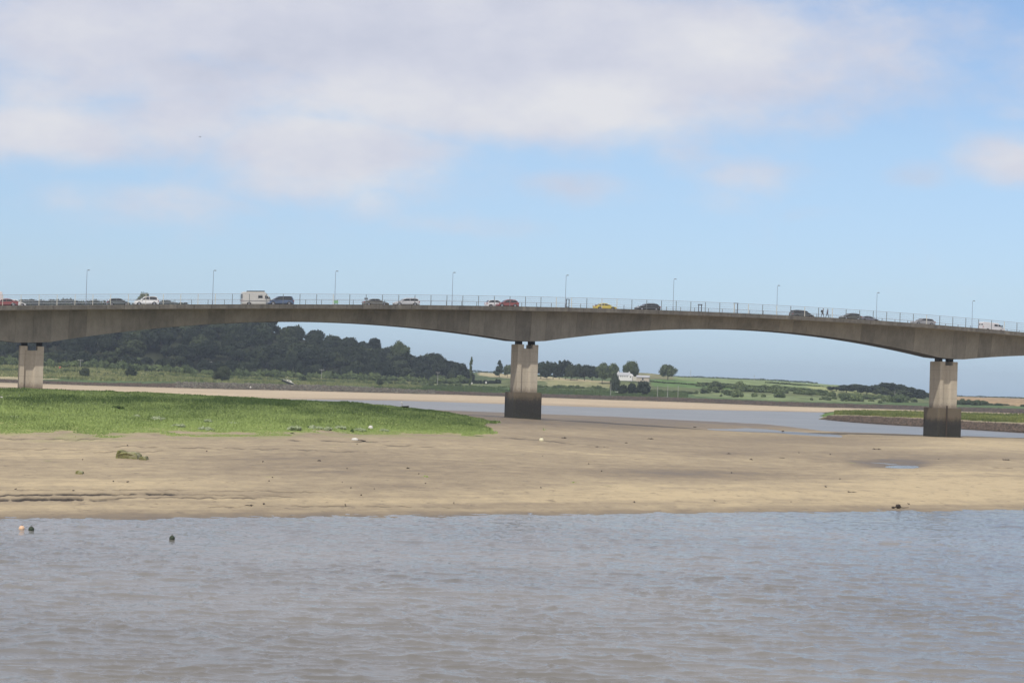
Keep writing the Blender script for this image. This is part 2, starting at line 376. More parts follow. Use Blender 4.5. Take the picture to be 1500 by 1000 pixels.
# far bank ----------------------------------------------------------------
F1 = cont([(-600,572,0),(0,579,0),(300,583,0),(580,586.5,0),(650,588.5,0),(750,592,0),(850,595.5,0),(1000,599.5,0),(1100,601.5,0),(1150,602.5,0),(1210,604,0),(1300,606,0),(1500,611,0),(2100,630,0)])
F0 = (F1[0]-35, np.full_like(CG,-1.2))
F2 = cont([(-600,540,1),(0,560,1),(150,565,1),(300,569,1),(450,572.5,1),(650,577.5,1),(850,584,1),(1000,588.8,1),(1150,595,1),(1300,599,1),(1500,605.5,1),(2100,624,1)])
F2 = (np.maximum(F2[0],F1[0]+25), F2[1])
F3 = cont([(-600,536),(0,555.5),(150,561),(300,562),(450,565),(560,569),(650,573),(850,578.5),(1000,582.5),(1150,588.5),(1300,593),(1500,599),(2100,618)], F2[0]+16)
F4 = cont([(-600,520),(0,546),(150,551),(300,556),(560,564),(650,566.5),(850,572),(1000,576.5),(1150,582),(1300,589.5),(1400,592.5),(1500,595),(2100,614)], F2[0]+150)
F5 = cont([(-600,505),(0,531),(150,536),(300,548),(560,557),(650,560),(750,556),(900,560),(1000,566),(1150,573),(1300,584.5),(1400,588.5),(1500,590.5),(2100,608)], F2[0]+260)
F6 = cont([(-600,440),(0,461),(100,462),(215,458),(330,468),(430,494),(545,517),(640,538),(700,550),(790,551),(850,551.5),(900,549),(940,545.5),(990,553),(1100,559.5),(1180,565),(1300,577),(1400,583.5),(1500,586),(2100,600)], F2[0]+430)
F7 = cont([(-600,462),(0,480),(215,480),(430,515),(545,530),(640,543),(700,545),(800,549),(860,550),(940,549),(1000,552.3),(1100,556),(1180,560.5),(1240,565),(1300,575),(1400,580.8),(1500,583.8),(2100,596)], F2[0]+900)
F8 = (F7[0]+1800, F7[1]-12); F9 = (F7[0]+9000, F7[1]*0+2)
FB = [F0,F1,F2,F3,F4,F5,F6,F7,F8,F9]
cols = np.concatenate([np.arange(-1500,-80,20.), np.arange(-80,1580,2.5), np.arange(1580,3000,20.)])
X, Y, Z, LV = sheet(FB, cols, [3,26,16,46,40,60,70,6,3])
Z = Z+(fbm(X/30,Y/40,41)-.5)*1.6*smin(LV,3,3.6)*(1-smin(LV,7,8))+(fbm(X/5,Y/9,42)-.5)*.7*smin(LV,2,3)*(1-smin(LV,7,8))
rx, ry = rawxy(X, Y, Z)
jx = rx+(fbm(X/12,Y/30,51)-.5)*14; jy = ry+(fbm(X/10,Y/25,52)-.5)*1.5
colr = np.zeros(X.shape+(3,)); colr[:] = (.085,.115,.05)
def paint(mask, c, a=1.0):
    global colr
    w = (mask*a)[...,None]; colr = colr*(1-w)+np.array(c)*w
t_ = fbm(X/25,LV*6,61,4)
paint(smin(LV,3.0,3.05)*(1-smin(LV,3.9,4.2)), (.085,.13,.05)); 
paint(smin(LV,3.9,4.2)*(1-smin(LV,5,5.2)), (.12,.14,.06))
for poly, c in [
    ([(-400,530),(0,536),(60,538),(160,543),(300,548),(330,556),(200,556),(60,553),(-400,556)], (.26,.25,.12)),
    ([(-400,546),(0,545),(60,548),(120,553),(60,556),(-400,556)], (.42,.36,.22)),
    ([(703,545),(750,548.5),(900,559),(900,563.5),(790,557),(740,554),(700,550)], (.40,.34,.2)),
    ([(800,556),(905,561),(905,568),(800,565)], (.25,.24,.12)),
    ([(930,540),(990,552),(990,556),(930,554)], (.2,.19,.1)),
    ([(990,549),(1100,553),(1210,560),(1310,577),(1290,582),(1180,574),(1080,566),(990,560)], (.185,.235,.10)),
    ([(955,556),(990,556),(1080,566),(1080,570),(955,566)], (.10,.17,.05)),
    ([(1180,566),(1240,566),(1290,577),(1290,580),(1190,572)], (.27,.29,.12)),
    ([(1015,573),(1120,577),(1290,586.5),(1290,590),(1150,587),(1015,580)], (.175,.215,.095)),
    ([(1180,572),(1350,583),(1350,586),(1180,577)], (.2,.22,.1)),
    ([(1395,580),(1800,591),(1800,602),(1470,594),(1395,589)], (.36,.25,.14)),
    ([(300,560),(330,559),(430,562),(560,568),(700,573),(700,576),(560,574),(300,570)], (.115,.118,.075))]:
    paint(inpoly(jx, jy, poly).astype(float), c, .92)
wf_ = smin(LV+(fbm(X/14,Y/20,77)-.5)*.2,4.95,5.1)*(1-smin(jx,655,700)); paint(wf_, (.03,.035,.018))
bank = smin(LV,2.02,2.15)*(1-smin(LV+(fbm(X/4,LV*0,66)-.5)*.2,2.9,3.1))
paint(bank, (.065,.056,.045)); 
colr *= (.55+.9*fbm(X/6,Y/12,71))[...,None]*(.8+.4*fbm(X/30,Y/60,72))[...,None]
sandm = 1-smin(LV+(fbm(X/9,LV*3,67)-.5)*.12,1.98,2.06)
s_wet = np.clip(.12+(fbm(X/30,LV*12,68)-.5)*.6+ .6*(1-smin(LV,1,1.25)) + .35*smin(LV,1.8,2.0),0,1)
sandc = np.array((.50,.405,.28))*(1-s_wet[...,None])+np.array((.24,.19,.14))*s_wet[...,None]
colr = colr*(1-sandm[...,None])+sandc*sandm[...,None]
m, nt, b = mat('far_shore_land')
a = N(nt,'ShaderNodeAttribute',attribute_name='landcol')
n_ = noise(nt, .35, 8, .7); n2_ = noise(nt, 1.3, 4, .6)
k_ = math_(nt,'ADD',math_(nt,'MULTIPLY',n_,.9),math_(nt,'MULTIPLY',n2_,.4)); kk = nt.nodes.new('ShaderNodeCombineXYZ')
for i in range(3): L(nt, math_(nt,'ADD',k_,.33), kk.inputs[i])
L(nt, mixc(nt, 1.0, a.outputs['Color'], kk.outputs[0], 'MULTIPLY'), b.inputs['Base Color']); b.inputs['Roughness'].default_value = .95; b.inputs['Specular IOR Level'].default_value = .15
bump(nt, n_, .7, .7, b)
tag(grid_obj('far_bank', X, Y, Z, m, attrs={'landcol':np.clip(colr,0,1)}), kind='structure')
def farz(x, y): return float(height(FB, x, y)[0])

# spit on the right -------------------------------------------------------
S1 = cont([(1100,611,0),(1206,614.5,0),(1250,618.5,0),(1300,622,0),(1350,624.8,0),(1410,628.5,0),(1500,634,0),(2100,668,0)], k=3)
S0 = (S1[0]-20, np.full_like(CG,-1.))
S2 = cont([(1100,606),(1206,609.5),(1250,609.5),(1300,611.5),(1410,617.5),(1500,622),(2100,652)], S1[0]+9, k=3)
S3 = cont([(1100,602),(1206,606),(1250,606.5),(1300,609),(1410,613.5),(1500,617.5),(2100,645)], S1[0]+60, k=3)
S4 = cont([(1100,600),(1206,602),(1250,601.5),(1300,602),(1410,604.5),(1500,607.5),(2100,628)], S1[0]+235, k=3)
S5 = (S4[0]+30, np.full_like(CG,-1.))
SP = [S0,S1,S2,S3,S4,S5]
cols = np.concatenate([np.arange(1190,1580,1.6), np.arange(1580,2900,20.)])
X, Y, Z, LV = sheet(SP, cols, [3,18,16,40,8])
tip = smin(750+F*X/Y+(fbm(Y/14,Y*0,80)-.5)*18, 1202, 1226)**.5; Z = -1+(Z+1)*tip
Z = Z+(fbm(X/3,Y/6,81)-.5)*.55*smin(LV,1,1.6)*(1-smin(LV,4,4.5))
rx, ry = rawxy(X, Y, Z)
cc = np.zeros(X.shape+(3,)); cc[:] = (.12,.19,.05)
g_ = fbm(X/8,Y/14,82)
cc = cc*(.6+.8*g_)[...,None]
mud = (1-smin(LV+(fbm(X/1.5,LV*3,83)-.5)*.5,1.85,2.15))[...,None]; cc = cc*(1-mud)+np.array((.075,.058,.042))*mud*(.6+.8*fbm(X/1.2,Y/2,84))[...,None]
rim = (smin(LV,1.95,2.1)*(1-smin(LV+(g_-.5)*.8,2.55,2.9)))[...,None]; cc = cc*(1-rim)+np.array((.27,.22,.15))*rim
dk = (np.exp(-((LV-3.05-(fbm(X/20,X*0,85)-.5)*.3)/.07)**2)*.7)[...,None]; cc = cc*(1-dk)+np.array((.06,.055,.035))*dk
bk = smin(LV,3.65,3.95)[...,None]; cc = cc*(1-bk)+np.array((.05,.06,.035))*bk
tag(grid_obj('saltmarsh_spit', X, Y, Z, m, attrs={'landcol':np.clip(cc,0,1)}), kind='structure')

# water --------------------------------------------------------------------
cols = np.concatenate([[-60000,-30000,-12000,-6000,-3000,-1500,-700,-350], np.arange(-150,1652,2.2), [1900,2400,3500,6000,12000,30000,60000]]).astype(float)
yr = 1/np.linspace(1/52., 1/215., 620)
rowsY = np.concatenate([[2,10,20,30,40,46], yr, [240,300,400,550,800,1200,2500,6000,14000]])
Y = np.repeat(rowsY[:,None], len(cols), 1); X = (cols[None,:]-750)/F*Y
def wave(X, Y):
    z = np.zeros_like(X)
    for i, (sq, sp_, amp, ang) in enumerate([(5.,2.6,.03,5),(2.8,1.4,.065,-7),(1.7,.85,.075,9),(1.0,.5,.045,-3),(.55,.3,.014,6)]):
        a = R(ang); p = X*math.sin(a)+Y*math.cos(a); q = X*math.cos(a)-Y*math.sin(a)
        n = vn(q/sq+.35*vn(q/sq*1.7, p/sp_*1.3, 170+i), p/sp_+.5*vn(q/sq*.8, p/sp_*.8, 180+i), 150+i)
        z += amp*(1-np.abs(2*n-1))**3.2
    return z*(.55+.75*fbm(X/11, Y/16, 140, 3))
fadeW = (1-smin(Y,165,212))*smin(Y,40,52)
Z = (wave(X, Y)-.06)*fadeW*(1-.5*smin(Y,85,150))
m, nt, b = mat('estuary_water')
g1 = noise(nt, 2.6, 6, .65, stretch=(.55,1.0,1)); g2 = noise(nt, .35, 3, .5, stretch=(.5,1,1)); g3 = noise(nt, .05, 3, .5, stretch=(.6,1,1))
L(nt, mixc(nt, ramp(nt,g3,[(.35,0.),(.65,1.)]), (.125,.118,.104), (.19,.18,.16)), b.inputs['Base Color'])
gp_ = nt.nodes.new('ShaderNodeNewGeometry'); sy_ = nt.nodes.new('ShaderNodeSeparateXYZ'); L(nt, gp_.outputs['Position'], sy_.inputs[0]); L(nt, ramp(nt, math_(nt,'DIVIDE',sy_.outputs[1],1000), [(.12,.07),(.4,.30)]), b.inputs['Roughness']); b.inputs['IOR'].default_value = 1.36; b.inputs['Specular IOR Level'].default_value = .5
bump(nt, math_(nt,'ADD',g1,math_(nt,'MULTIPLY',g2,1.0)), .4, .08, b)
wo = grid_obj('water', X, Y, Z, m); tag(wo, kind='structure')
# the part behind the camera
me = mesh('water_rear', [(-40000,-9000,0),(40000,-9000,0),(40000,1.9,0),(-40000,1.9,0)], [(0,1,2,3)])
wr = link('near_water', me, None, m); tag(wr, kind='structure')
# puddle
pts = []; pc = on_sheet(SB, 1312, 679.5)
PZ = sandz(pc.x, pc.y)-.16
for i in range(40):
    t = 2*math.pi*i/40; p = unproj(1310+60*math.cos(t), 680+9*math.sin(t), PZ); pts.append((p.x, p.y, PZ))
puddle = link('puddle_water', mesh('puddle_water', pts, [tuple(range(40))]), None, m); tag(puddle, kind='structure')
#@@PART2
# ================================================================== BRIDGE
BX, BY, BA, BK = 2.4183, 382.8, .3245, .0004
def ang(t): return BA+BK*t
def P(t, o=0):
    a = ang(t); x = BX+(math.sin(a)-math.sin(BA))/BK; y = BY-(math.cos(a)-math.cos(BA))/BK
    return Vector((x-math.sin(a)*o, y+math.cos(a)*o))
TT = np.arange(-330, 330, .5)
def t_at(px, py, o):
    c = float(unroll(px, py)[0]); xs = np.array([(lambda q: 750+F*q.x/q.y)(P(t, o)) for t in TT[::4]])
    return float(np.interp(c, xs, TT[::4]))
HW = 6.6
ft = [(0,447),(125,446.7),(300,446),(450,446.1),(600,446.6),(750,448),(830,449.6),(900,451.4),(1000,454.8),(1100,459.2),(1200,464.6),(1300,471),(1400,478.2),(1500,486)]
tz = []
for px, py in ft:
    t = t_at(px, py, -HW); q = P(t, -HW); yp = float(unroll(px, py)[1]); tz.append((t, CAMZ+(HZ-yp)*q.y/F))
tz = np.array(tz); pf = np.polyfit(tz[:,0], tz[:,1], 3); T0, T1 = tz[0,0], tz[-1,0]
dpf = np.polyder(pf)
def zt(t):      # top of the fascia
    if t < T0: return float(np.polyval(pf, T0)+np.polyval(dpf, T0)*(t-T0))
    if t > T1: return float(np.polyval(pf, T1)+np.polyval(dpf, T1)*(t-T1))
    return float(np.polyval(pf, t))
def zr(t): return zt(t)-.12          # road level
def depth(t):                         # below fascia top
    d = abs(((t+45) % 90)-45)
    s = max(0, min(1, (45-d)/42)); s = 1-s if False else s
    return 2.95+3.35*(1-min(1, max(0, (d-2.6))/42.4))**1.9
conc, nt, b = mat('weathered_concrete')
oi = nt.nodes.new('ShaderNodeObjectInfo'); ge = nt.nodes.new('ShaderNodeNewGeometry')
c1 = noise(nt, .25, 6, .6); c2 = noise(nt, 1.4, 6, .7, stretch=(1,1,.22)); c3 = noise(nt, 6, 4, .6)
s_ = math_(nt,'ADD',math_(nt,'MULTIPLY',c1,.5),math_(nt,'MULTIPLY',c2,.5)); s_ = math_(nt,'ADD',s_,math_(nt,'MULTIPLY',math_(nt,'SUBTRACT',oi.outputs['Random'],.5),.2))
s_ = math_(nt,'ADD',s_,math_(nt,'MULTIPLY',math_(nt,'SUBTRACT',c3,.5),.1))
L(nt, ramp(nt, s_, [(.3,(.15,.142,.12)),(.5,(.235,.221,.186)),(.7,(.32,.30,.25))]), b.inputs['Base Color']); b.inputs['Roughness'].default_value = .9
bump(nt, c3, .3, .03, b)
fasc, nt, b = mat('grey_edge_concrete')
oi = nt.nodes.new('ShaderNodeObjectInfo'); c1 = noise(nt, 1.2, 6, .7, stretch=(1,1,.4))
s_ = math_(nt,'ADD',c1,math_(nt,'MULTIPLY',math_(nt,'SUBTRACT',oi.outputs['Random'],.5),.12))
L(nt, ramp(nt, s_, [(.3,(.085,.08,.07)),(.55,(.14,.13,.112)),(.7,(.2,.185,.155))]), b.inputs['Base Color']); b.inputs['Roughness'].default_value = .9
shaftm, nt, b = mat('pale_pier_concrete')
tcp = nt.nodes.new('ShaderNodeTexCoord'); sx = nt.nodes.new('ShaderNodeSeparateXYZ'); L(nt, tcp.outputs['Object'], sx.inputs[0])
c1 = noise(nt, .7, 6, .65, stretch=(1,1,.25), obj=True); c2 = noise(nt, 3, 6, .7, obj=True)
base = ramp(nt, math_(nt,'ADD',math_(nt,'MULTIPLY',c1,.7),math_(nt,'MULTIPLY',c2,.3)), [(.28,(.33,.29,.22)),(.5,(.44,.39,.305)),(.72,(.54,.49,.40))])
ln = math_(nt,'FRACT',math_(nt,'DIVIDE',sx.outputs[2],1.9)); jl = ramp(nt, ln, [(0,1.0),(.025,1.0),(.04,0.0),(1,0.0)])
base = mixc(nt, math_(nt,'MULTIPLY',jl,.35), base, (.15,.12,.09))
lowst = ramp(nt, math_(nt,'ADD',math_(nt,'DIVIDE',sx.outputs[2],3),math_(nt,'MULTIPLY',c2,.5)), [(.2,1.0),(.62,0.0)])
base = mixc(nt, math_(nt,'MULTIPLY',lowst,.75), base, (.10,.07,.05))
L(nt, base, b.inputs['Base Color']); b.inputs['Roughness'].default_value = .9; bump(nt, c2, .3, .03, b)
capm, nt, b = mat('tidemarked_concrete')
tcp = nt.nodes.new('ShaderNodeTexCoord'); sx = nt.nodes.new('ShaderNodeSeparateXYZ'); L(nt, tcp.outputs['Object'], sx.inputs[0])
c1 = noise(nt, .8, 6, .7, stretch=(1,1,.3), obj=True); c2 = noise(nt, 3.5, 6, .7, obj=True)
zz = math_(nt,'ADD',sx.outputs[2],math_(nt,'MULTIPLY',math_(nt,'SUBTRACT',c1,.5),2.4))
zz = math_(nt,'ADD',zz,math_(nt,'MULTIPLY',math_(nt,'SUBTRACT',c2,.5),1.6))
base = ramp(nt, math_(nt,'DIVIDE',zz,5), [(0,(.04,.042,.02)),(.18,(.02,.02,.014)),(.66,(.02,.018,.015)),(.8,(.035,.03,.022)),(.9,(.09,.07,.045)),(.99,(.13,.105,.07))])
base = mixc(nt, ramp(nt,c2,[(.5,0.),(.75,.45)]), base, (.10,.09,.06))
L(nt, base, b.inputs['Base Color']); b.inputs['Roughness'].default_value = .75; bump(nt, c2, .5, .06, b)
blackm = simple('rubber_bearing', (.02,.02,.02), .8)
soff = simple('shaded_soffit_concrete', (.055,.05,.042), .95, scale=.5)  # shade under the girder put into a darker soffit colour
asph = simple('asphalt', (.05,.05,.052), .9); pavem = simple('footway_paving', (.2,.19,.18), .9)
railm = simple('painted_steel', (.36,.38,.41), .5, 0, .05); postw = simple('sunlit_tone_post', (.62,.60,.52), .5, 0, .05); postg = simple('grey_post', (.17,.19,.20), .5, 0, .05)  # pale post tone has the sunlight put into its colour
galv = simple('galvanised_steel', (.24,.27,.33), .45, .3, .05)

bridge = empty('road_bridge', (P(0).x, P(0).y, 0)); BO = Vector((P(0).x, P(0).y, 0))
tag(bridge, 'long concrete road bridge with arched box girder crossing the estuary on piers', 'bridge')
def bpart(mb, name, m, parent=bridge, smooth=False):
    mb.v = [(x-BO.x, y-BO.y, z) for x, y, z in mb.v]; return mb.build(name, m, parent, smooth)
SEGL = 3.0; ts = np.arange(-204, 222+.1, SEGL)
for a in ts[:-1]:
    t0, t1 = a+.012, a+SEGL-.012; mb = MB(); vs = []
    for t in (t0, (t0+t1)/2, t1):
        d = depth(t); z = zt(t)
        prof = [(-6.45,-.16),(-6.45,-.45),(-3.5,-.8),(-2.85,-d),(2.85,-d),(3.5,-.8),(6.45,-.45),(6.45,-.16)]
        for o, dzz in prof:
            q = P(t, o); vs.append((q.x, q.y, z+dzz))
    fs = []
    for k in range(2):
        for j in range(8): fs.append((k*8+j, k*8+(j+1)%8, (k+1)*8+(j+1)%8, (k+1)*8+j))
    fs += [tuple(range(7,-1,-1)), tuple(range(16,24))]
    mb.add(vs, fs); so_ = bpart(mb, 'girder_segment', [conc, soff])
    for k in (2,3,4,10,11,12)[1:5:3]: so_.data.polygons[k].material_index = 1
    for sgn in (-1, 1):                                  # fascia panels
        mb = MB(); vs = []
        for t in (t0+.01, t1-.01):
            z = zt(t)
            for o, dzz in ((6.455,-.78),(6.72,-.78),(6.72,0),(6.38,0),(6.38,-.155),(6.455,-.155)):
                q = P(t, sgn*o); vs.append((q.x, q.y, z+dzz))
        mb.add(vs, [(j,(j+1)%6,6+(j+1)%6,6+j) for j in range(6)]+[(5,4,3,2,1,0),(6,7,8,9,10,11)])
        bpart(mb, 'edge_panel', fasc)
def strip(name, o0, o1, dz0, m, th=.0):
    vs = []; fs = []; tl = np.arange(-204, 222.1, 3.0)
    for t in tl:
        for o in (o0, o1):
            q = P(t, o); vs.append((q.x, q.y, zt(t)+dz0)); 
    n = len(tl)
    for i in range(n-1): fs.append((2*i, 2*i+1, 2*i+3, 2*i+2))
    if th:
        k = len(vs); vs += [(x, y, z-th) for x, y, z in vs]
        for i in range(n-1): fs += [(2*i, 2*i+2, k+2*i+2, k+2*i), (2*i+1, 2*i+3, k+2*i+3, k+2*i+1)]
    bpart(MB().add(vs, fs), name, m)
strip('carriageway', -4.3, 4.3, -.12, asph); strip('footway', -6.37, -4.3, -.03, pavem, .1); strip('footway', 4.3, 6.37, -.03, pavem, .1)
white = simple('road_paint', (.75,.75,.72), .7); strip('edge_line', -4.05, -3.95, -.115, white); strip('edge_line', 3.95, 4.05, -.115, white)
# railings
post_pts = np.arange(-150, 171, 3.0)
def post_mesh(h, w):
    mb = MB().box(-w/2, w/2, -.05, .05, 0, h); mb.box(-.09,.09,-.09,.09,0,.03); return mb
near_me = post_mesh(1.82, .09); near_me = mesh('railing_post', near_me.v, near_me.f)
far_me = post_mesh(1.25, .09); far_me = mesh('railing_post', far_me.v, far_me.f)
nw = near_me.copy(); ng = near_me.copy(); nw.materials.append(postw); ng.materials.append(postg); far_me.materials.append(postg)
for i, t in enumerate(post_pts):
    q = P(t+.6, -6.6); c = 750+F*q.x/q.y
    pale = (c < 330 and i % 1 == 0) or rng.random() < .22
    o = link('railing_post', nw if pale else ng, bridge); o.location = (q.x-BO.x, q.y-BO.y, zt(t+.6)); o.rotation_euler = (0,0,ang(t))
    if pale: o['label'] = 'pale sunlit railing post'
for i, t in enumerate(post_pts):
    q = P(t+1.4, 6.6); o = link('railing_post', far_me, bridge); o.location = (q.x-BO.x, q.y-BO.y, zt(t+1.4)); o.rotation_euler = (0,0,ang(t))
def rail(o, h, r):
    path = [(P(t,o).x, P(t,o).y, zt(t)+h) for t in np.arange(-150, 171, 3.0)]
    bpart(MB().tube(path, r, 5), 'handrail' if h > 1.7 else 'rail', railm)
for h, r in ((.32,.03),(.68,.03),(1.04,.03),(1.42,.03),(1.8,.045)): rail(-6.6, h, r)
for h, r in ((.35,.03),(.75,.03),(1.2,.04)): rail(6.6, h, r)
# piers
def pier(t, zbot, ztop_cap, has_cap):
    q = P(t); a = ang(t); zs = zt(t)-depth(t)-.62; z0 = ztop_cap if has_cap else zbot
    pr = empty('pier', (q.x-BO.x, q.y-BO.y, z0), a); pr.parent = bridge
    Hs = zs-z0
    # plan: two blades joined by a recessed wall; the top has a notch between the bearings
    mb = MB()
    xL, xa, xb, xR, yd, rc = -1.98, -1.2, .62, 2.02, 1.95, .35
    lo = [(xL,-yd),(xa,-yd),(xa+.05,-yd+rc),(xb-.35,-yd+rc),(xb,-yd),(xR,-yd),(xR,yd),(xb,yd),(xb-.3,yd-rc),(xa+.12,yd-rc),(xa,yd),(xL,yd)]
    nz = Hs-.75
    mb.plan(lo, -1.0 if not has_cap else .005, nz)
    mb.build('shaft_lower', shaftm, pr) if False else None
    s = mb
    # blade heads rise either side of the notch
    s.plan([(xL,-yd),(-.85,-yd),(-.7,-yd+.3),(-.7,yd-.3),(-.85,yd),(xL,yd)], nz+.004, Hs)
    s.plan([(.85,-yd+.3),(.95,-yd),(xR,-yd),(xR,yd),(.95,yd),(.85,yd-.3)], nz+.004, Hs)
    s.build('shaft', shaftm, pr)
    for x0, x1 in ((-1.75,-.72),(.78,1.8)):
        for y0, y1 in ((-.65,.65),): MB().box(x0,x1,y0,y1,Hs+.004,Hs+.64).build('bearing', blackm, pr)
    if has_cap:
        hb = ztop_cap-zbot
        mb = MB().box(-2.75,2.75,-2.85,2.85,-hb,0); mb.box(-2.8,2.8,-2.9,2.9,-.45,-.05)
        cp = MB().plan([(-2.75,-2.6),(-2.5,-2.85),(2.5,-2.85),(2.75,-2.6),(2.75,2.6),(2.5,2.85),(-2.5,2.85),(-2.75,2.6)], -.5, hb)
        o = cp.build('pile_cap', capm, pr, bevel=.04); o.location.z = -hb
        ld = MB() if t < 50 else MB().box(-1.0,-.72,-3.0,-2.87,.4,hb+.5); (ld.build('dark_streak', simple('streak_brown',(.05,.035,.025),.8), pr).location.__setattr__('z', -hb) if t > 50 else None)  # plain dark box drawn as a vertical streak on the cap face
    return pr
def zpx(px, py, t, o):
    q = P(t, o); yp = float(unroll(px, py)[1]); return CAMZ+(HZ-yp)*q.y/F
pier(0, sandz(P(0).x, P(0).y-3)-.6, zpx(769,574.6,0,-3), True)
pier(90, -.6, zpx(1380,597.5,90,-3), True)
pier(-90, zpx(45,567.5,-90,-2.2), 0, False)
pier(-180, 3.5, 0, False); pier(180, 0, 5, True)

# street lamps -------------------------------------------------------------
lamp_px = [(125.5,447,396),(311,446,396.5),(490,446,397.5),(662,447,399.5),(828,449,403.5),(986,453,409),(1138,460,418.5),(1284,469,429),(1424,480,441)]
where = ['near the left edge, right of the white van','between white hatchback and campervan','right of the blue car beside a green panel','between silver estate and red hatchback','left of the yellow car',
         'right of the black hatchback','left of the dark people carrier','between dark green and grey hatchbacks','rightmost on the bridge, left of the white van']
def make_lamp(px, py, pt, w):
    t = t_at(px, py, 6.0); q = P(t, 6.0); z0 = zt(t)-.03; h = CAMZ+(HZ-float(unroll(px+2, pt)[1]))*q.y/F-z0
    o = empty('street_lamp', (q.x, q.y, z0), ang(t)); tag(o, 'slim grey street lamp on the bridge, '+w, 'street lamp', 'street lamps along the bridge')
    mb = MB().tube([(0,0,0),(0,0,1.2),(0,0,1.25),(0,0,h)], [.085,.085,.05,.035], 8); mb.box(-.16,.16,-.16,.16,0,.03); mb.build('pole', galv, o)
    mb = MB().tube([(0,0,h-.02),(.06,-.04,h+.03),(.14,-.1,h+.05)], .035, 6); mb.build('bracket', galv, o)
    MB().prism([(.05,h+.03),(.1,h+.14),(.42,h+.12),(.46,h+.05),(.42,h+.0),(.1,h+.0)], -.25, -.03).build('lamp_head', simple('lamp_shell',(.2,.2,.19),.5), o)
    MB().box(-.06,.06,-.115,-.09,.5,.9).build('access_door', galv, o)
    return o
for (px, py, pt), w in zip(lamp_px, where): make_lamp(px, py, pt, w)

# ================================================================== VEHICLES
glass, nt, b = mat('dark_glass'); b.inputs['Base Color'].default_value = (.012,.015,.018,1); b.inputs['Roughness'].default_value = .08; 
tyre = simple('tyre_rubber', (.02,.02,.02), .85); rimm = simple('alloy_rim', (.42,.42,.44), .3, .7); blackp = simple('black_plastic', (.025,.025,.025), .6)
lampc = simple('clear_lamp', (.75,.75,.72), .2); lampr = simple('red_lamp', (.35,.02,.015), .3)
def paintm(name, col):
    m, nt, b = mat(name); f = noise(nt, 2, 3, .5, obj=True)
    L(nt, mixc(nt, f, tuple(c*.92 for c in col), tuple(min(1,c*1.06) for c in col)), b.inputs['Base Color'])
    b.inputs['Roughness'].default_value = .35; b.inputs['Coat Weight'].default_value = .6; b.inputs['Coat Roughness'].default_value = .08; return m
STY = { # belt line and roof as fractions of length (front = +x), heights in m
 'hatch': dict(H=1.5, W=1.78, body=[(-.5,.35),(-.5,.85),(-.47,.98),(.16,.95),(.30,.90),(.44,.76),(.5,.6),(.5,.3)], cab=[(-.47,.97),(-.36,1.42),(-.2,1.5),(.0,1.49),(.08,1.43),(.27,.92)]),
 'saloon': dict(H=1.44, W=1.8, body=[(-.5,.35),(-.5,.9),(-.42,.98),(-.3,.98),(.18,.93),(.32,.88),(.45,.74),(.5,.58),(.5,.3)], cab=[(-.36,.97),(-.2,1.36),(-.08,1.44),(.04,1.42),(.11,1.35),(.27,.9)]),
 'estate': dict(H=1.5, W=1.8, body=[(-.5,.35),(-.5,.9),(-.48,.98),(.18,.94),(.32,.88),(.45,.74),(.5,.58),(.5,.3)], cab=[(-.485,.97),(-.42,1.42),(-.3,1.5),(.02,1.48),(.09,1.4),(.25,.91)]),
 'suv': dict(H=1.66, W=1.86, body=[(-.5,.45),(-.5,.98),(-.48,1.08),(.2,1.04),(.34,1.0),(.46,.86),(.5,.66),(.5,.4)], cab=[(-.48,1.07),(-.42,1.55),(-.32,1.66),(.0,1.65),(.08,1.57),(.25,1.02)]),
 'mpv': dict(H=1.68, W=1.84, body=[(-.5,.38),(-.5,.95),(-.48,1.04),(.24,1.0),(.36,.92),(.46,.78),(.5,.6),(.5,.3)], cab=[(-.485,1.03),(-.44,1.56),(-.34,1.68),(.04,1.66),(.14,1.55),(.33,.97)]),
 'coupe': dict(H=1.36, W=1.78, body=[(-.5,.35),(-.5,.84),(-.42,.92),(.14,.88),(.3,.84),(.44,.7),(.5,.52),(.5,.28)], cab=[(-.42,.91),(-.26,1.28),(-.12,1.36),(.0,1.34),(.07,1.28),(.24,.86)]),
}
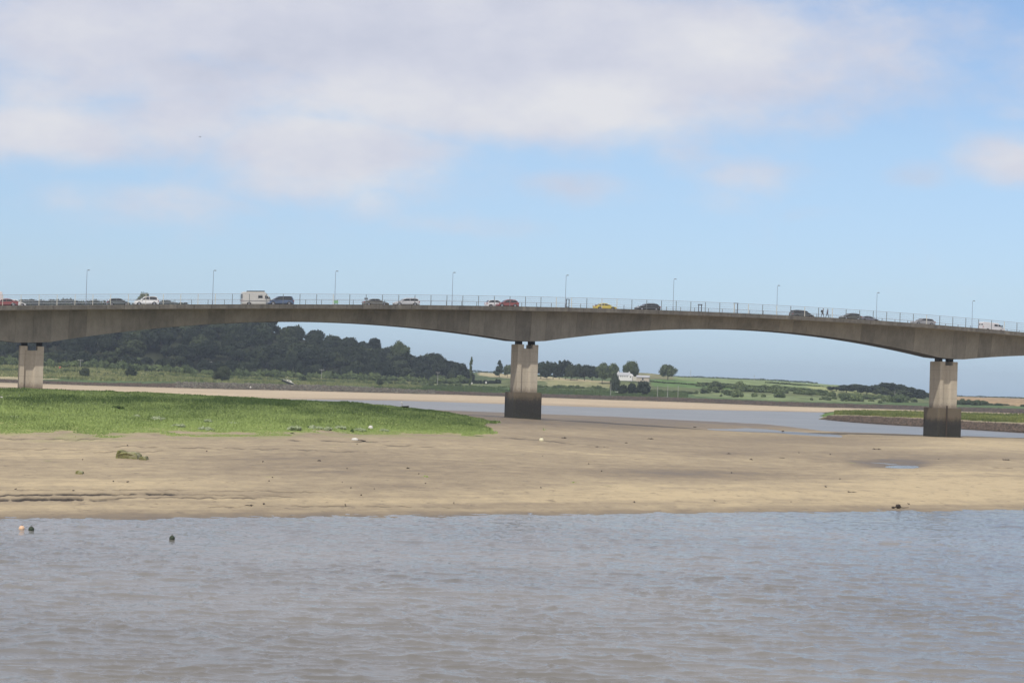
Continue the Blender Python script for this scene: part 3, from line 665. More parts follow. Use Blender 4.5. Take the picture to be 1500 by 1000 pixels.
def car(name, px0, px1, py, face, o_, style, col, label, cat='car', group='cars crossing the bridge', extra=None):
    t0, t1 = t_at(px0, py, o_), t_at(px1, py, o_); Lc = abs(t1-t0)*.97; t = (t0+t1)/2; q = P(t, o_)
    slope = math.atan((zr(t1)-zr(t0))/(t1-t0)); st = STY[style]; Wd = st['W']; hw = Wd/2
    root = empty(name, (q.x, q.y, zr(t)+.004)); root.rotation_euler = (0, -slope*(1 if face > 0 else -1), ang(t)+(0 if face > 0 else math.pi))
    tag(root, label, cat, group)
    pm = paintm(name+'_paint', col)
    body = [(x*Lc, z) for x, z in st['body']]
    wf, wrr, wr = .31*Lc, -.31*Lc, .33
    def arch(cx, z0):
        return [(cx+wr*1.18*math.cos(a), max(z0, wr+wr*1.18*math.sin(a))) for a in np.linspace(0, math.pi, 7)]
    z0 = .24; bottom = [(.48*Lc, z0)]+arch(wf, z0)+arch(wrr, z0)+[(-.48*Lc, z0)]
    poly = body+bottom
    zb = max(p[1] for p in body)
    tp = lambda x, z: .05*max(0, (z-.6))/.4 + .10*max(0, abs(x)/Lc-.38)/.12
    MB().prism(poly[::-1], -hw, hw, tp).build('body', pm, root, bevel=.03)
    cab = [(x*Lc, z) for x, z in st['cab']]; zl = min(p[1] for p in cab)+.02; zt_ = st['H']
    ins = lambda x, z: .07+.17*max(0, (z-zl)/(zt_-zl))
    MB().prism(cab[::-1], -hw, hw, ins).build('roof', pm, root, bevel=.03)
    # side glass, divided by the door pillar
    c0, c1, c2, c3, c4, c5 = cab
    for s in (-1, 1):
        def sg(xs):
            pts = []
            for x in xs:
                hi = np.interp(x, [p[0] for p in cab], [p[1] for p in cab])-.09; pts.append((x, hi))
            lo = [(x, zl+.05) for x in reversed(xs)]
            pts = pts+lo
            return [p for p in pts]
        xa, xe = c0[0]+.10*Lc*.6, c5[0]-.055*Lc; xm = (xa+xe)/2
        for k, (u0, u1) in enumerate(((xa, xm-.04), (xm+.04, xe))):
            xs = list(np.linspace(u0, u1, 5)); pp = sg(xs)
            pp = [(x, max(z, zl+.06)) if i < 5 else (x, z) for i, (x, z) in enumerate(pp)]
            y = lambda x, z: s*(hw-ins(x, z)+.008)
            y2 = lambda x, z: s*(hw-ins(x, z)-.02)
            v = [(x, y(x,z), z) for x, z in pp]+[(x, y2(x,z), z) for x, z in pp]; n = len(pp)
            MB().add(v, [tuple(range(n)) if s < 0 else tuple(range(n-1,-1,-1))]+[(i,(i+1)%n,n+(i+1)%n,n+i) for i in range(n)]).build('side_window', glass, root)
    for nm, A, B_ in (('windscreen', c5, c4), ('rear_window', c0, c1)):
        e = .008*(1 if nm == 'windscreen' else -1); p0 = (A[0]+(B_[0]-A[0])*.08+e*2, A[1]+(B_[1]-A[1])*.12); p1 = (A[0]+(B_[0]-A[0])*.92+e*2, A[1]+(B_[1]-A[1])*.92)
        v = [(p0[0],-hw+ins(*p0)+.06,p0[1]),(p0[0],hw-ins(*p0)-.06,p0[1]),(p1[0],hw-ins(*p1)-.06,p1[1]),(p1[0],-hw+ins(*p1)+.06,p1[1])]
        v2 = [(x-e*4, y, z-.01) for x, y, z in v]
        MB().add(v+v2, [(0,1,2,3),(7,6,5,4),(0,4,5,1),(1,5,6,2),(2,6,7,3),(3,7,4,0)]).build(nm, glass, root)
    for cx in (wf, wrr):
        for s in (-1, 1):
            y = s*(hw-.12)
            w = MB().tube([(cx,y-.11,wr),(cx,y-.08,wr),(cx,y+.08,wr),(cx,y+.11,wr)], [wr-.04,wr,wr,wr-.04], 16).build('wheel', tyre, root)
            MB().tube([(cx,y+s*.10,wr),(cx,y+s*.118,wr)], [wr*.62,wr*.58], 10).build('rim', rimm, w)
    for s in (-1, 1):
        MB().box(.455*Lc,.492*Lc,s*(hw-.2)-.14,s*(hw-.2)+.14,.58,.70).build('headlight', lampc, root)
        MB().box(-.5*Lc-.01,-.47*Lc,s*(hw-.18)-.11,s*(hw-.18)+.11,.74,.92).build('tail_light', lampr, root)
        MB().box(.19*Lc,.19*Lc+.12,s*hw-.1*(s < 0)-.02*(s>0),s*hw+.1*(s > 0)+.02*(s<0),.96,1.08).build('door_mirror', pm, root)
    MB().box(-.485*Lc,.485*Lc,-hw+.03,hw-.03,.2,.30).build('sill', blackp, root)
    return root
nearo, faro = -2.0, 2.0
car('red_saloon', -12, 27, 443, -1, nearo, 'saloon', (.22,.02,.018), 'dark red saloon cut off by the left edge of the photograph on the bridge')
car('small_white_car', 8, 38, 443, 1, faro, 'coupe', (.75,.74,.72), 'small white car half hidden behind the dark red saloon')
car('dark_grey_estate', 156, 191, 443, 1, faro, 'hatch', (.06,.075,.075), 'dark grey hatchback beside the white hatchback, left of it')
car('white_hatchback', 195.5, 232.5, 443, -1, nearo, 'suv', (.8,.8,.78), 'white hatchback with dark wheels in front of the round treetop above the bridge')
car('blue_estate', 391, 430, 443, -1, nearo, 'mpv', (.035,.075,.16), 'dark blue people carrier nose to nose with the campervan')
car('brown_saloon', 531, 569, 443, 1, faro, 'saloon', (.10,.095,.075), 'grey brown saloon left of the silver car near the middle of the left span')
car('silver_estate', 576, 614, 443, -1, nearo, 'estate', (.5,.5,.5), 'silver car with dark windows just right of the grey brown saloon')
car('white_hatchback', 711, 742, 445, 1, faro, 'hatch', (.7,.69,.69), 'white hatchback partly hidden behind the brick red hatchback')
car('red_hatchback', 727, 759, 445, -1, nearo, 'hatch', (.25,.03,.022), 'brick red hatchback above the middle pier')
car('yellow_car', 870, 902, 449, 1, faro, 'coupe', (.60,.47,.05), 'yellow car with black windows on the right span')
car('black_hatchback', 931, 966, 451, -1, nearo, 'hatch', (.015,.02,.02), 'black hatchback between the yellow car and a street lamp')
car('dark_people_carrier', 1158, 1191, 461, 1, faro, 'mpv', (.045,.05,.045), 'dark olive people carrier left of the two walkers')
car('dark_green_hatchback', 1231, 1260, 465, -1, nearo, 'hatch', (.05,.055,.04), 'dark green hatchback right of the two walkers')
car('purple_grey_saloon', 1258, 1286, 468, 1, faro, 'coupe', (.10,.095,.12), 'low purple grey car mostly sunk behind the bridge edge, behind the dark green hatchback')
car('grey_hatchback', 1336, 1368, 472, -1, nearo, 'hatch', (.3,.3,.3), 'small grey hatchback above and left of the right hand pier')
car('dark_hatchback_distant', 667, 684, 446, 1, faro, 'coupe', (.12,.05,.05), 'low reddish car hidden behind the rails left of the middle pier') if False else None

def van(name, px0, px1, py, face, o_, H, col, label, camper=False):
    t0, t1 = t_at(px0, py, o_), t_at(px1, py, o_); Lc = abs(t1-t0)*.97; t = (t0+t1)/2; q = P(t, o_); slope = math.atan((zr(t1)-zr(t0))/(t1-t0)); hw = .98
    root = empty(name, (q.x, q.y, zr(t)+.004)); root.rotation_euler = (0, -slope*face, ang(t)+(0 if face > 0 else math.pi))
    tag(root, label, 'campervan' if camper else 'van', None if camper else 'vans crossing the bridge')
    pm = paintm(name+'_paint', col); h = Lc/2; k = h-.95
    wr = .35; wf, wb = h-.95, -h+1.15
    poly = [(-h,.4),(-h+.03,H-.12),(-h+.15,H),(k-.85,H),(k-.55,H-.12),(k+.25,1.28),(h-.08,1.02),(h,.7),(h,.35)]
    arch = lambda cx: [(cx+wr*1.15*math.cos(a), max(.3, wr+wr*1.15*math.sin(a))) for a in np.linspace(0, math.pi, 7)]
    poly += arch(wf)+arch(wb)
    MB().prism(poly[::-1], -hw, hw, lambda x, z: .02+.10*max(0, z-1.2)/(H-1.2)).build('body', pm, root, bevel=.04)
    ins = lambda z: .02+.10*max(0, z-1.2)/(H-1.2)
    for s in (-1, 1):
        def win(x0, x1, z0, z1, x1t=None, nm='side_window'):
            x1t = x1 if x1t is None else x1t
            p = [(x0,z0),(x1,z0),(x1t,z1),(x0,z1)]; v = [(x, s*(hw-ins(z)+.01), z) for x, z in p]+[(x, s*(hw-ins(z)-.02), z) for x, z in p]
            MB().add(v, [(0,1,2,3),(7,6,5,4)]+[(i,(i+1)%4,4+(i+1)%4,4+i) for i in range(4)]).build(nm, glass, root)
        zw = 1.3
        win(k-.72, k+.12, zw, min(H-.25, 1.9), k-.38, 'cab_window')
        if camper: win(-.05, .75, 1.45, 1.95)
        else: win(k-1.65, k-.85, zw, min(H-.25, 1.85))
        MB().box(h-.12,h+.01,s*(hw-.2)-.13,s*(hw-.2)+.13,.72,.92).build('headlight', lampc, root)
        MB().box(-h-.01,-h+.03,s*(hw-.12)-.07,s*(hw-.12)+.07,.8,1.2).build('tail_light', lampr, root)
        MB().box(k+.0,k+.16,s*hw+(-.2 if s<0 else .02),s*hw+(-.02 if s<0 else .2),1.3,1.62).build('door_mirror', blackp, root)
        for cx in (wf, wb):
            y = s*(hw-.13); w = MB().tube([(cx,y-.12,wr),(cx,y-.09,wr),(cx,y+.09,wr),(cx,y+.12,wr)], [wr-.04,wr,wr,wr-.04], 16).build('wheel', tyre, root)
            MB().tube([(cx,y+s*.11,wr),(cx,y+s*.128,wr)], [wr*.6,wr*.56], 10).build('rim', rimm, w)
    a, c = (k+.22,1.36), (k-.48,H-.2); v = [(a[0]+.03,-hw+.12,a[1]),(a[0]+.03,hw-.12,a[1]),(c[0]+.03,hw-.2,c[1]),(c[0]+.03,-hw+.2,c[1])]
    MB().add(v+[(x-.05,y,z-.02) for x,y,z in v], [(0,1,2,3),(7,6,5,4)]+[(i,(i+1)%4,4+(i+1)%4,4+i) for i in range(4)]).build('windscreen', glass, root)
    for s in (-1,1): MB().box(-h-.012,-h+.01,s*.45-.3,s*.45+.3,1.4,H-.4).build('rear_window', glass, root)
    if camper:
        MB().box(-h+.95,k-.7,-.6,.6,H+.02,H+.20).build('roof_rack', blackp, root)
        MB().box(-h+.02,k,-hw-.012,-hw+.01,.95,1.02).build('side_stripe', simple('grey_stripe',(.3,.3,.29)), root)
        MB().tube([(-h+.05,-.5,.9),(-h-.18,-.5,.9),(-h-.18,-.5,2.0),(-h+.05,-.5,2.1)], .03, 6).tube([(-h+.05,.5,.9),(-h-.18,.5,.9),(-h-.18,.5,2.0),(-h+.05,.5,2.1)], .03, 6).build('bike_rack', blackp, root)
    return root
van('campervan', 353.5, 401, 443, 1, faro, 2.55, (.62,.60,.54), 'cream high roofed campervan with black roof rack and small square window', True)
van('white_van', 1436, 1469, 484, 1, faro, 2.0, (.72,.70,.69), 'white van with dark side windows at the right end of the bridge')
van('white_van', -42, 4.5, 443, -1, faro, 2.75, (.72,.66,.64), 'tall pinkish white van cut off by the left edge of the photograph on the bridge')

# bridge furniture ---------------------------------------------------------
def frame(px, w, top, py, o_, label, m):
    t = t_at(px, py, o_); q = P(t, o_); h = CAMZ+(HZ-float(unroll(px, top)[1]))*q.y/F-zt(t)
    o = empty('sign_frame', (q.x, q.y, zt(t)-.03), ang(t)); tag(o, label, 'sign frame')
    for s in (-1, 1): MB().box(s*w/2-.07,s*w/2+.07,-.06,.06,0,h).build('leg', m, o)
    MB().box(-w/2-.14,w/2+.14,-.09,.09,h,h+.16).build('crossbar', m, o); MB().box(-w/2+.07,w/2-.07,-.04,.04,.3,.55).build('lower_panel', m, o)
fm = simple('dark_steel', (.05,.055,.07), .6)
frame(1078, .72, 444.5, 458, 5.6, 'tall narrow dark steel frame standing on the bridge footway above the right span', fm)
frame(1025.5, .6, 446.5, 455, 5.6, 'shorter thin dark frame on the bridge left of the tall steel frame', fm)
frame(831.5, .55, 438.8, 449, 5.6, 'short thin frame on the bridge beside the lamp left of the yellow car', fm)
t = t_at(492, 443, 5.7); q = P(t, 5.7); o = empty('green_sign', (q.x, q.y, zt(t)-.03), ang(t)); tag(o, 'small pale green panel on a post beside a street lamp on the bridge', 'sign')
MB().box(-.04,.04,-.03,.03,0,1.0).build('post', galv, o); MB().box(-.4,.4,-.06,-.03,.55,1.15).build('panel', simple('green_panel',(.22,.45,.22),.6), o)
t = t_at(536, 443, 5.7); q = P(t, 5.7); o = empty('bridge_sign', (q.x, q.y, zt(t)-.03), ang(t)); tag(o, 'small dark rectangular sign above the grey brown saloon', 'sign')
MB().box(-.03,.03,-.03,.03,0,1.75).build('post', galv, o); MB().box(-.33,.33,-.06,-.03,1.3,1.62).build('panel', fm, o)

# people -------------------------------------------------------------------
skinm = simple('skin', (.45,.28,.2), .6); 
def person(px, o_, lean, top, trousers, label, pack, flip=1):
    t = t_at(px, 460, o_); q = P(t, o_); root = empty('person', (q.x, q.y, zt(t)-.03), ang(t)+(0 if flip > 0 else math.pi)); tag(root, label, 'person', 'people walking over the bridge')
    J = {'pel':(0,0,.92,.15),'ch':(.04+lean,0,1.28,.17),'nk':(.06+lean*1.3,0,1.47,.065),'hd':(.09+lean*1.5,0,1.6,.10),'hd2':(.09+lean*1.5,0,1.7,.085)}
    E_ = [('pel','ch'),('ch','nk'),('nk','hd'),('hd','hd2')]
    for s, f in ((-1,.28),(1,-.26)):
        J[f'h{s}'] = (0,s*.1,.86,.10); J[f'k{s}'] = (f*.6+.03,s*.1,.48,.068); J[f'a{s}'] = (f,s*.1,.09,.045); J[f't{s}'] = (f+.16,s*.11,.045,.04)
        E_ += [('pel',f'h{s}'),(f'h{s}',f'k{s}'),(f'k{s}',f'a{s}'),(f'a{s}',f't{s}')]
        J[f's{s}'] = (.04+lean,s*.2,1.38,.06); J[f'e{s}'] = (-f*.5+lean,s*.25,1.12,.045); J[f'w{s}'] = (-f*.9+.1+lean,s*.23,.9,.032)
        E_ += [('ch',f's{s}'),(f's{s}',f'e{s}'),(f'e{s}',f'w{s}')]
    ks = list(J); me = bpy.data.meshes.new('body'); me.from_pydata([J[k][:3] for k in ks], [(ks.index(a), ks.index(b)) for a, b in E_], []); 
    o = bpy.data.objects.new('body', me); COL.objects.link(o)
    o.modifiers.new('skin','SKIN'); me.skin_vertices  # layer made by the modifier
    for k, sv_ in zip(ks, me.skin_vertices[0].data): sv_.radius = (J[k][3],)*2; sv_.use_root = (k == 'pel')
    o.modifiers.new('sub','SUBSURF').levels = 1; o.modifiers['sub'].render_levels = 1
    dg = bpy.context.evaluated_depsgraph_get(); me2 = bpy.data.meshes.new_from_object(o.evaluated_get(dg)); bpy.data.objects.remove(o)
    me2.name = 'body'; me2.materials.clear()
    for mm in (top, trousers, skinm): me2.materials.append(mm)
    for p in me2.polygons:
        c = p.center; p.use_smooth = True
        hand = c.z < .96 and abs(c.y) > .19; p.material_index = 2 if (c.z > 1.47 or hand) else (1 if c.z < .93 else 0)
    ob = link('body', me2, root)
    hx = J['hd'][0]; MB().ball((hx-.02,0,1.67), (.115,.1,.10), 10, 7, .04, 3).build('hair', simple('dark_hair',(.03,.022,.018),.8), root, True)
    MB().ball((hx+.10,0,1.6), (.02,.014,.025), 6, 5).build('nose', skinm, root, True)
    for s in (-1,1):
        MB().ball((hx+.085,s*.035,1.63), .012, 6, 5).build('eye', blackp, root, True)
        wx, wy, wz = J[f'w{s}'][:3]; h = MB().ball((wx+.01,wy,wz-.06), (.03,.018,.05), 7, 5)
        for k in range(4): h.tube([(wx-.015+.015*k,wy,wz-.09),(wx-.01+.016*k,wy,wz-.135),(wx+.0+.017*k,wy-.008*s,wz-.165+.004*abs(k-1))], .008, 5)
        h.tube([(wx+.03,wy,wz-.05),(wx+.05,wy,wz-.085),(wx+.05,wy,wz-.105)], .009, 5).build('hand', skinm, root, True)
    if pack: MB().prism([(-.36+lean,1.0),(-.4+lean,1.2),(-.33+lean,1.45),(-.16+lean,1.45),(-.14+lean,1.0)], -.15, .15).build('rucksack', simple('rucksack',(.03,.03,.035),.8), root, bevel=.03)
    return root
person(1205, -5.3, .06, simple('dark_coat',(.03,.03,.04),.9), simple('dark_trousers',(.04,.04,.05),.9), 'person in a dark coat with a dark rucksack walking on the bridge', True)
person(1212, -5.3, .02, simple('grey_purple_top',(.09,.08,.12),.9), simple('dark_jeans',(.03,.04,.07),.9), 'person in a dark top without a bag, walking right behind the one with a rucksack', False)

# ================================================================== TREES
def leafmat(name, a, c, rnd=.35):
    m, nt, b = mat(name); oi = nt.nodes.new('ShaderNodeObjectInfo'); at = N(nt,'ShaderNodeAttribute',attribute_name='shade')
    f = math_(nt,'ADD',math_(nt,'MULTIPLY',oi.outputs['Random'],rnd),math_(nt,'MULTIPLY',at.outputs['Fac'],1-rnd))
    L(nt, mixc(nt, f, a, c), b.inputs['Base Color']); b.inputs['Roughness'].default_value = .85; b.inputs['Specular IOR Level'].default_value = .15
    return m
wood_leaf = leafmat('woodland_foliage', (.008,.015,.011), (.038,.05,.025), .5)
field_leaf = leafmat('field_tree_foliage', (.035,.055,.025), (.11,.135,.06), .4)
bush_leaf = leafmat('bush_foliage', (.05,.075,.035), (.16,.20,.08), .5)
conif_leaf = leafmat('conifer_foliage', (.02,.035,.022), (.04,.06,.03), .5)
bark = simple('bark', (.09,.07,.05), .9)
def crown(seed, nl=28, leaf=.082, per=100, shape='round', m=wood_leaf):
    """crown in a unit box: radius ~1, z 0..~1.5, built from many small leaf cards on uneven lobes, with a dark core"""
    g = np.random.default_rng(seed); C = []; Rr = []
    for i in range(nl):
        if shape == 'round':
            t = g.uniform(0, 2*math.pi); z = g.uniform(.08, 1.0)**.8; r = math.sqrt(max(0, 1-(z*1.02-.32)**2/.62))*.72*g.uniform(.55,1.05)
            C.append((r*math.cos(t), r*math.sin(t), .22+z*1.05)); Rr.append(g.uniform(.2,.38))
        elif shape == 'cone':
            z = (i+.5)/nl; t = g.uniform(0,2*math.pi); r = (1-z)*.55; C.append((r*math.cos(t), r*math.sin(t), .15+z*2.0)); Rr.append(.14+.22*(1-z))
        elif shape == 'column':
            z = (i+.5)/nl; t = g.uniform(0,2*math.pi); r = .25; C.append((r*math.cos(t), r*math.sin(t), .2+z*3.6)); Rr.append(g.uniform(.3,.45)*(1-.5*z))
        else: # bush
            t = g.uniform(0,2*math.pi); r = math.sqrt(g.uniform(0,1))*.75; C.append((r*math.cos(t), r*math.sin(t), .1+.45*(1-r*r)*g.uniform(.6,1.1))); Rr.append(g.uniform(.22,.38))
    C = np.array(C); Rr = np.array(Rr); n = nl*per; li = np.repeat(np.arange(nl), per)
    d = g.normal(size=(n,3)); d[:,2] = d[:,2]*.9+.15; d /= np.linalg.norm(d,axis=1)[:,None]
    p = C[li]+d*Rr[li][:,None]*g.uniform(.82,1.24,size=(n,1)); p[:,2] = np.maximum(p[:,2], .02)
    nr = d+g.normal(size=(n,3))*.55; nr /= np.linalg.norm(nr,axis=1)[:,None]
    a = np.cross(nr, g.normal(size=(n,3))); a /= np.linalg.norm(a,axis=1)[:,None]; b_ = np.cross(nr, a)
    s = leaf*g.uniform(.6,1.4,size=(n,1)); s2 = s*g.uniform(.5,1,size=(n,1))
    V = np.stack([p-a*s, p-b_*s2, p+a*s, p+b_*s2], 1).reshape(-1,3); Q = np.arange(n*4).reshape(n,4)
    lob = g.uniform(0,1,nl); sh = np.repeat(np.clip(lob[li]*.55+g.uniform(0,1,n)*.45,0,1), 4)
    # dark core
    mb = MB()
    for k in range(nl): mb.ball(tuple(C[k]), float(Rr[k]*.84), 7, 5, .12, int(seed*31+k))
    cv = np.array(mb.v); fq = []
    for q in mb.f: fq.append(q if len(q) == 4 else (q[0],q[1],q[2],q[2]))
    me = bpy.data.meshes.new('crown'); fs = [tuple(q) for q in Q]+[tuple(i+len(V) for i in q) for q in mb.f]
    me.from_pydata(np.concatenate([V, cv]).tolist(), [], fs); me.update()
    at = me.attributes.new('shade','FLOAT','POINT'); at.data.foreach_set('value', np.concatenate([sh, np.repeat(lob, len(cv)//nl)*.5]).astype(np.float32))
    me.materials.append(m); return me
def trunk(seed, h=1.0, r=.06, m=bark):
    g = random.Random(seed); mb = MB()
    top = (g.uniform(-.06,.06), g.uniform(-.06,.06), .95*h)
    mb.tube([(0,0,-.25),(0,0,.05),(top[0]*.5,top[1]*.5,.5*h),top], [r*1.3,r,r*.7,r*.3], 7)
    for k in range(4):
        t = k*1.7+g.random(); z = .35*h+.12*k*h; mb.tube([(0,0,z),(.35*math.cos(t),.35*math.sin(t),z+.3*h),(.6*math.cos(t),.6*math.sin(t),z+.42*h)], [r*.5,r*.3,r*.1], 5)
    me = mesh('trunk', mb.v, mb.f); me.materials.append(m); return me
mid_leaf = leafmat('mixed_wood_foliage', (.016,.027,.016), (.062,.076,.034), .6)
WC = [crown(s) for s in range(6)]+[crown(10+s, 30, .08, 70, m=mid_leaf) for s in range(4)]; WT = [trunk(s) for s in range(3)]
FC = [crown(20+s, 30, .07, 90, m=field_leaf) for s in range(4)]
BC = [crown(40+s, 14, .10, 55, 'bush', bush_leaf) for s in range(4)]
BD = [crown(50+s, 14, .10, 55, 'bush', wood_leaf) for s in range(2)]
BR = [crown(45+s, 22, .09, 70, 'round', bush_leaf) for s in range(3)]
CC = [crown(60+s, 22, .07, 60, 'cone', conif_leaf) for s in range(2)]
PC = [crown(70, 22, .09, 60, 'column', field_leaf)]
def tree(name, x, y, z, rad, top, cm, tm, label, group=None, cat='tree'):
    """rad crown radius, top = height of crown top above ground"""
    o = empty(name, (x, y, z), random.uniform(0, 6.28)); tag(o, label, cat, group)
    if tm is not None:
        k = link('trunk', tm, o); k.scale = (rad*.75, rad*.75, top*.75)
    ch = max(v.co.z for v in cm.vertices) if cm.name not in _ch else _ch[cm.name]; _ch[cm.name] = ch
    base = top*.14 if tm is not None else -.05*top
    c = link('crown', cm, o); c.location.z = base; c.scale = (rad, rad*random.uniform(.9,1.1), (top-base)/ch)
    return o
_ch = {}
def zone(c, row):
    v = ['at the foot of the wood','low on the wooded slope','halfway up the wooded slope','on the ridge of the wood'][0 if row < 2 else 1 if row < 5 else 2 if row < 10 else 3]
    h = 'left of the left hand pier' if c < 30 else 'just right of the left hand pier' if c < 170 else 'behind the leaning bushes' if c < 330 else 'above the derelict boat' if c < 480 else 'right of the derelict boat' if c < 600 else 'near its right end'
    return 'broad dark tree '+v+', '+h, 'trees '+v+' '+h
# wooded hillside: jittered rows from the foot of the slope to the ridge
cnt = 0
fy = lambda c, k: float(np.interp(c, CG, FB[k][0]))
skyx = [(-200,434),(0,436),(60,436),(100,434.5),(150,440),(198,441),(215,440),(236,441),(262,441),(300,447),(350,455),(428,471),(450,470),(478,476),(486,484),(500,491),(520,492.5),(545,491),(560,499),(570,505),(590,502),(606,506),(618,518),(637,511),(652,524),(672,530),(686,542),(694,553)]
sc_ = [tuple(map(float, unroll(a, b))) for a, b in skyx]
sky_c = [a for a, b in sc_]; sky_y = [b for a, b in sc_]
sky_c, sky_y = (list(t) for t in zip(*sorted(zip(sky_c, sky_y))))
for row in range(13):
    f = row/12.0
    c = -70.0
    while c < 712:
        cc_ = c+random.uniform(-6,6); Y0 = fy(cc_,5)-12; Y1 = fy(cc_,6)+30; Yy = Y0+(Y1-Y0)*f+random.uniform(-9,9); x = (cc_-750)/F*Yy
        z = farz(x, Yy); ylim = np.interp(cc_, sky_c, sky_y); maxz = CAMZ+(HZ-ylim)*Yy/F - z
        top = random.uniform(9.5,17.5); rad = random.choice([random.uniform(4.2,6.5), random.uniform(6.5,8.5), random.uniform(8.5,10.8)])
        if f < .1: top *= .62; rad *= .7
        if maxz < 4.5: c += 34; continue
        if row >= 11: top = maxz*random.uniform(.9,1.0) if maxz < 26 else top
        top = min(top, maxz)
        rad = min(rad, top*.66)
        if cnt < 296:
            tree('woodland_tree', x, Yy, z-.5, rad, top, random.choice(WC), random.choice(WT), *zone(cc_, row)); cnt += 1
        c += rad*2*F/Yy*(.93 if not (row >= 11 and c < 290) else .55)
print('wood', cnt)
def tree_px(name, px, ptop, Y, wpx, cms, tms, label, group=None, zoff=-.3, cat='tree', pbase=None):
    Y = on_sheet(FB, px, pbase).y if pbase else Y; wpx *= 1.12; c, yp = unroll(px, ptop); c = float(c); x = (c-750)/F*Y; z = farz(x, Y)+zoff; top = CAMZ+(HZ-float(yp))*Y/F-z
    return tree(name, x, Y, z, wpx/2*Y/F, max(top, 1.0), random.choice(cms), random.choice(tms) if tms else None, label, group, cat)
tree_px('woodland_tree', 214, 427, 1475, 26, FC, WT, 'round grey green treetop rising above the bridge railing behind the white hatchback', 'trees of the wooded hillside')
for i_, px in enumerate([34,47,60,73,86,98,110,123,137,150,163,178]): tree_px('woodland_tree', px, [437.5,437,438,437,436.5,436,438,440,437.5,439.5,440,440][i_], 1480+random.uniform(-10,10), 24, WC, WT, ['leftmost','second','third','fourth','fifth','sixth','seventh','eighth','ninth','tenth','eleventh','last'][i_]+' of the low treetops showing through the railing at the left', 'treetops behind the railing at the left')
for i_, px in enumerate([242,254,268]): tree_px('woodland_tree', px, 438.5+i_*1.5, 1480, 20, WC, WT, ['left','middle','right'][i_]+' one of three low treetops just right of the white hatchback', 'treetops behind the railing at the left')
tree_px('pale_tree', 587, 498, 1510, 30, FC, WT, 'paler tree with gaps in its crown on the right shoulder of the wood')  # paler foliage than the trees around it
tree_px('pointed_tree', 690.5, 522, 1290, 9, PC, WT, 'tall narrow poplar standing alone at the right end of the wood')
tree_px('field_tree', 732, 527, 1560, 19, CC, WT, 'ragged tree left of the middle pier on the cream field')
tree_px('field_tree', 744, 533, 1570, 12, FC, WT, 'small round tree touching the left side of the middle pier')
ORD = ['leftmost','second from the left','third from the left','fourth from the left','fifth from the left','sixth from the left','seventh from the left','eighth from the left','ninth from the left','tenth from the left','eleventh from the left','twelfth from the left','rightmost']
fr = [(793,529,19,'F'),(802,528,17,'C'),(811,529,18,'F'),(820,527.5,17,'C'),(829,526,17,'F'),(837,532,17,'F'),(846,532,20,'F'),(857,533,19,'F'),(868,534.5,18,'F')]
for i_, (px, pt, w, k) in enumerate(fr): tree_px('field_tree', px, pt, 1480+random.uniform(-20,20), w*1.2, CC if k == 'C' else WC, WT, ('rightmost' if i_ == 8 else ORD[i_])+' dark tree in the belt right of the middle pier', 'trees between the middle pier and the farmhouse')
tree_px('farm_tree', 883, 530, 1420, 20, FC, WT, 'round green tree just left of the white farmhouse'); tree_px('farm_tree', 898, 531, 1440, 20, FC, WT, 'olive tree behind the chimney of the white farmhouse')
tree_px('farm_tree', 924, 526.5, 1450, 24, FC, WT, 'large round tree behind the right end of the white farmhouse')
tree_px('field_oak', 979, 533, 1360, 25, FC, WT, 'big lone round tree on the field right of the white farmhouse', pbase=555.5)
tree_px('farm_tree', 901, 545, 1325, 15, WC, None, 'dark round bush in front of the left gable of the white farmhouse', cat='bush')
tree_px('field_tree', 1050, 557.5, 1300, 18, FC, None, 'low dark dome shaped tree in the middle of the green fields', pbase=570)
for i_, (px, pt, w) in enumerate([(1225,566,22),(1240,563,24),(1256,562,24),(1270,563.5,24),(1285,563,26),(1300,559.5,26),(1315,562,26),(1330,566,24),(1344,569,22),(1355,574,18),(1292,566,22),(1320,570,24),(1340,577,22)]):
    tree_px('copse_tree', px, pt, 1500+random.uniform(-40,40)-(80 if i_ > 9 else 0), w*1.3, WC, WT, ('tree '+ORD[i_]+' along the copse skyline by the right hand pier') if i_ < 10 else ['front tree in the left half of the copse','front tree in the middle of the copse','front tree in the right half of the copse'][i_-10]+' by the right hand pier', 'trees of the copse by the right hand pier')
for i_, (px, pt, w) in enumerate([(1404,585,8),(1411,583,9),(1420,584.5,10),(1430,585,12),(1441,586,12),(1452,590,11),(1463,590,11),(1473,591,10),(1482,593,8),(1499,592,7),(1510,592,9)]):
    tree_px('hedgerow_tree', px, pt, 1250+random.uniform(-15,15), w*1.3, FC, None, ORD[i_]+' dark bush in the row below the brown field', 'bushes below the brown field', cat='bush')
for px, pt, w, lb in [(943,557,20,'very dark round bush on the marsh right of the farmhouse'),(927,560,14,'dark bush left of the very dark round bush below the farmhouse'),(913,562,14,'brownish dark bush below the middle of the farmhouse')]:
    tree_px('marsh_bush', px, pt, 1250, w*1.1, WC, None, lb, None, cat='bush')
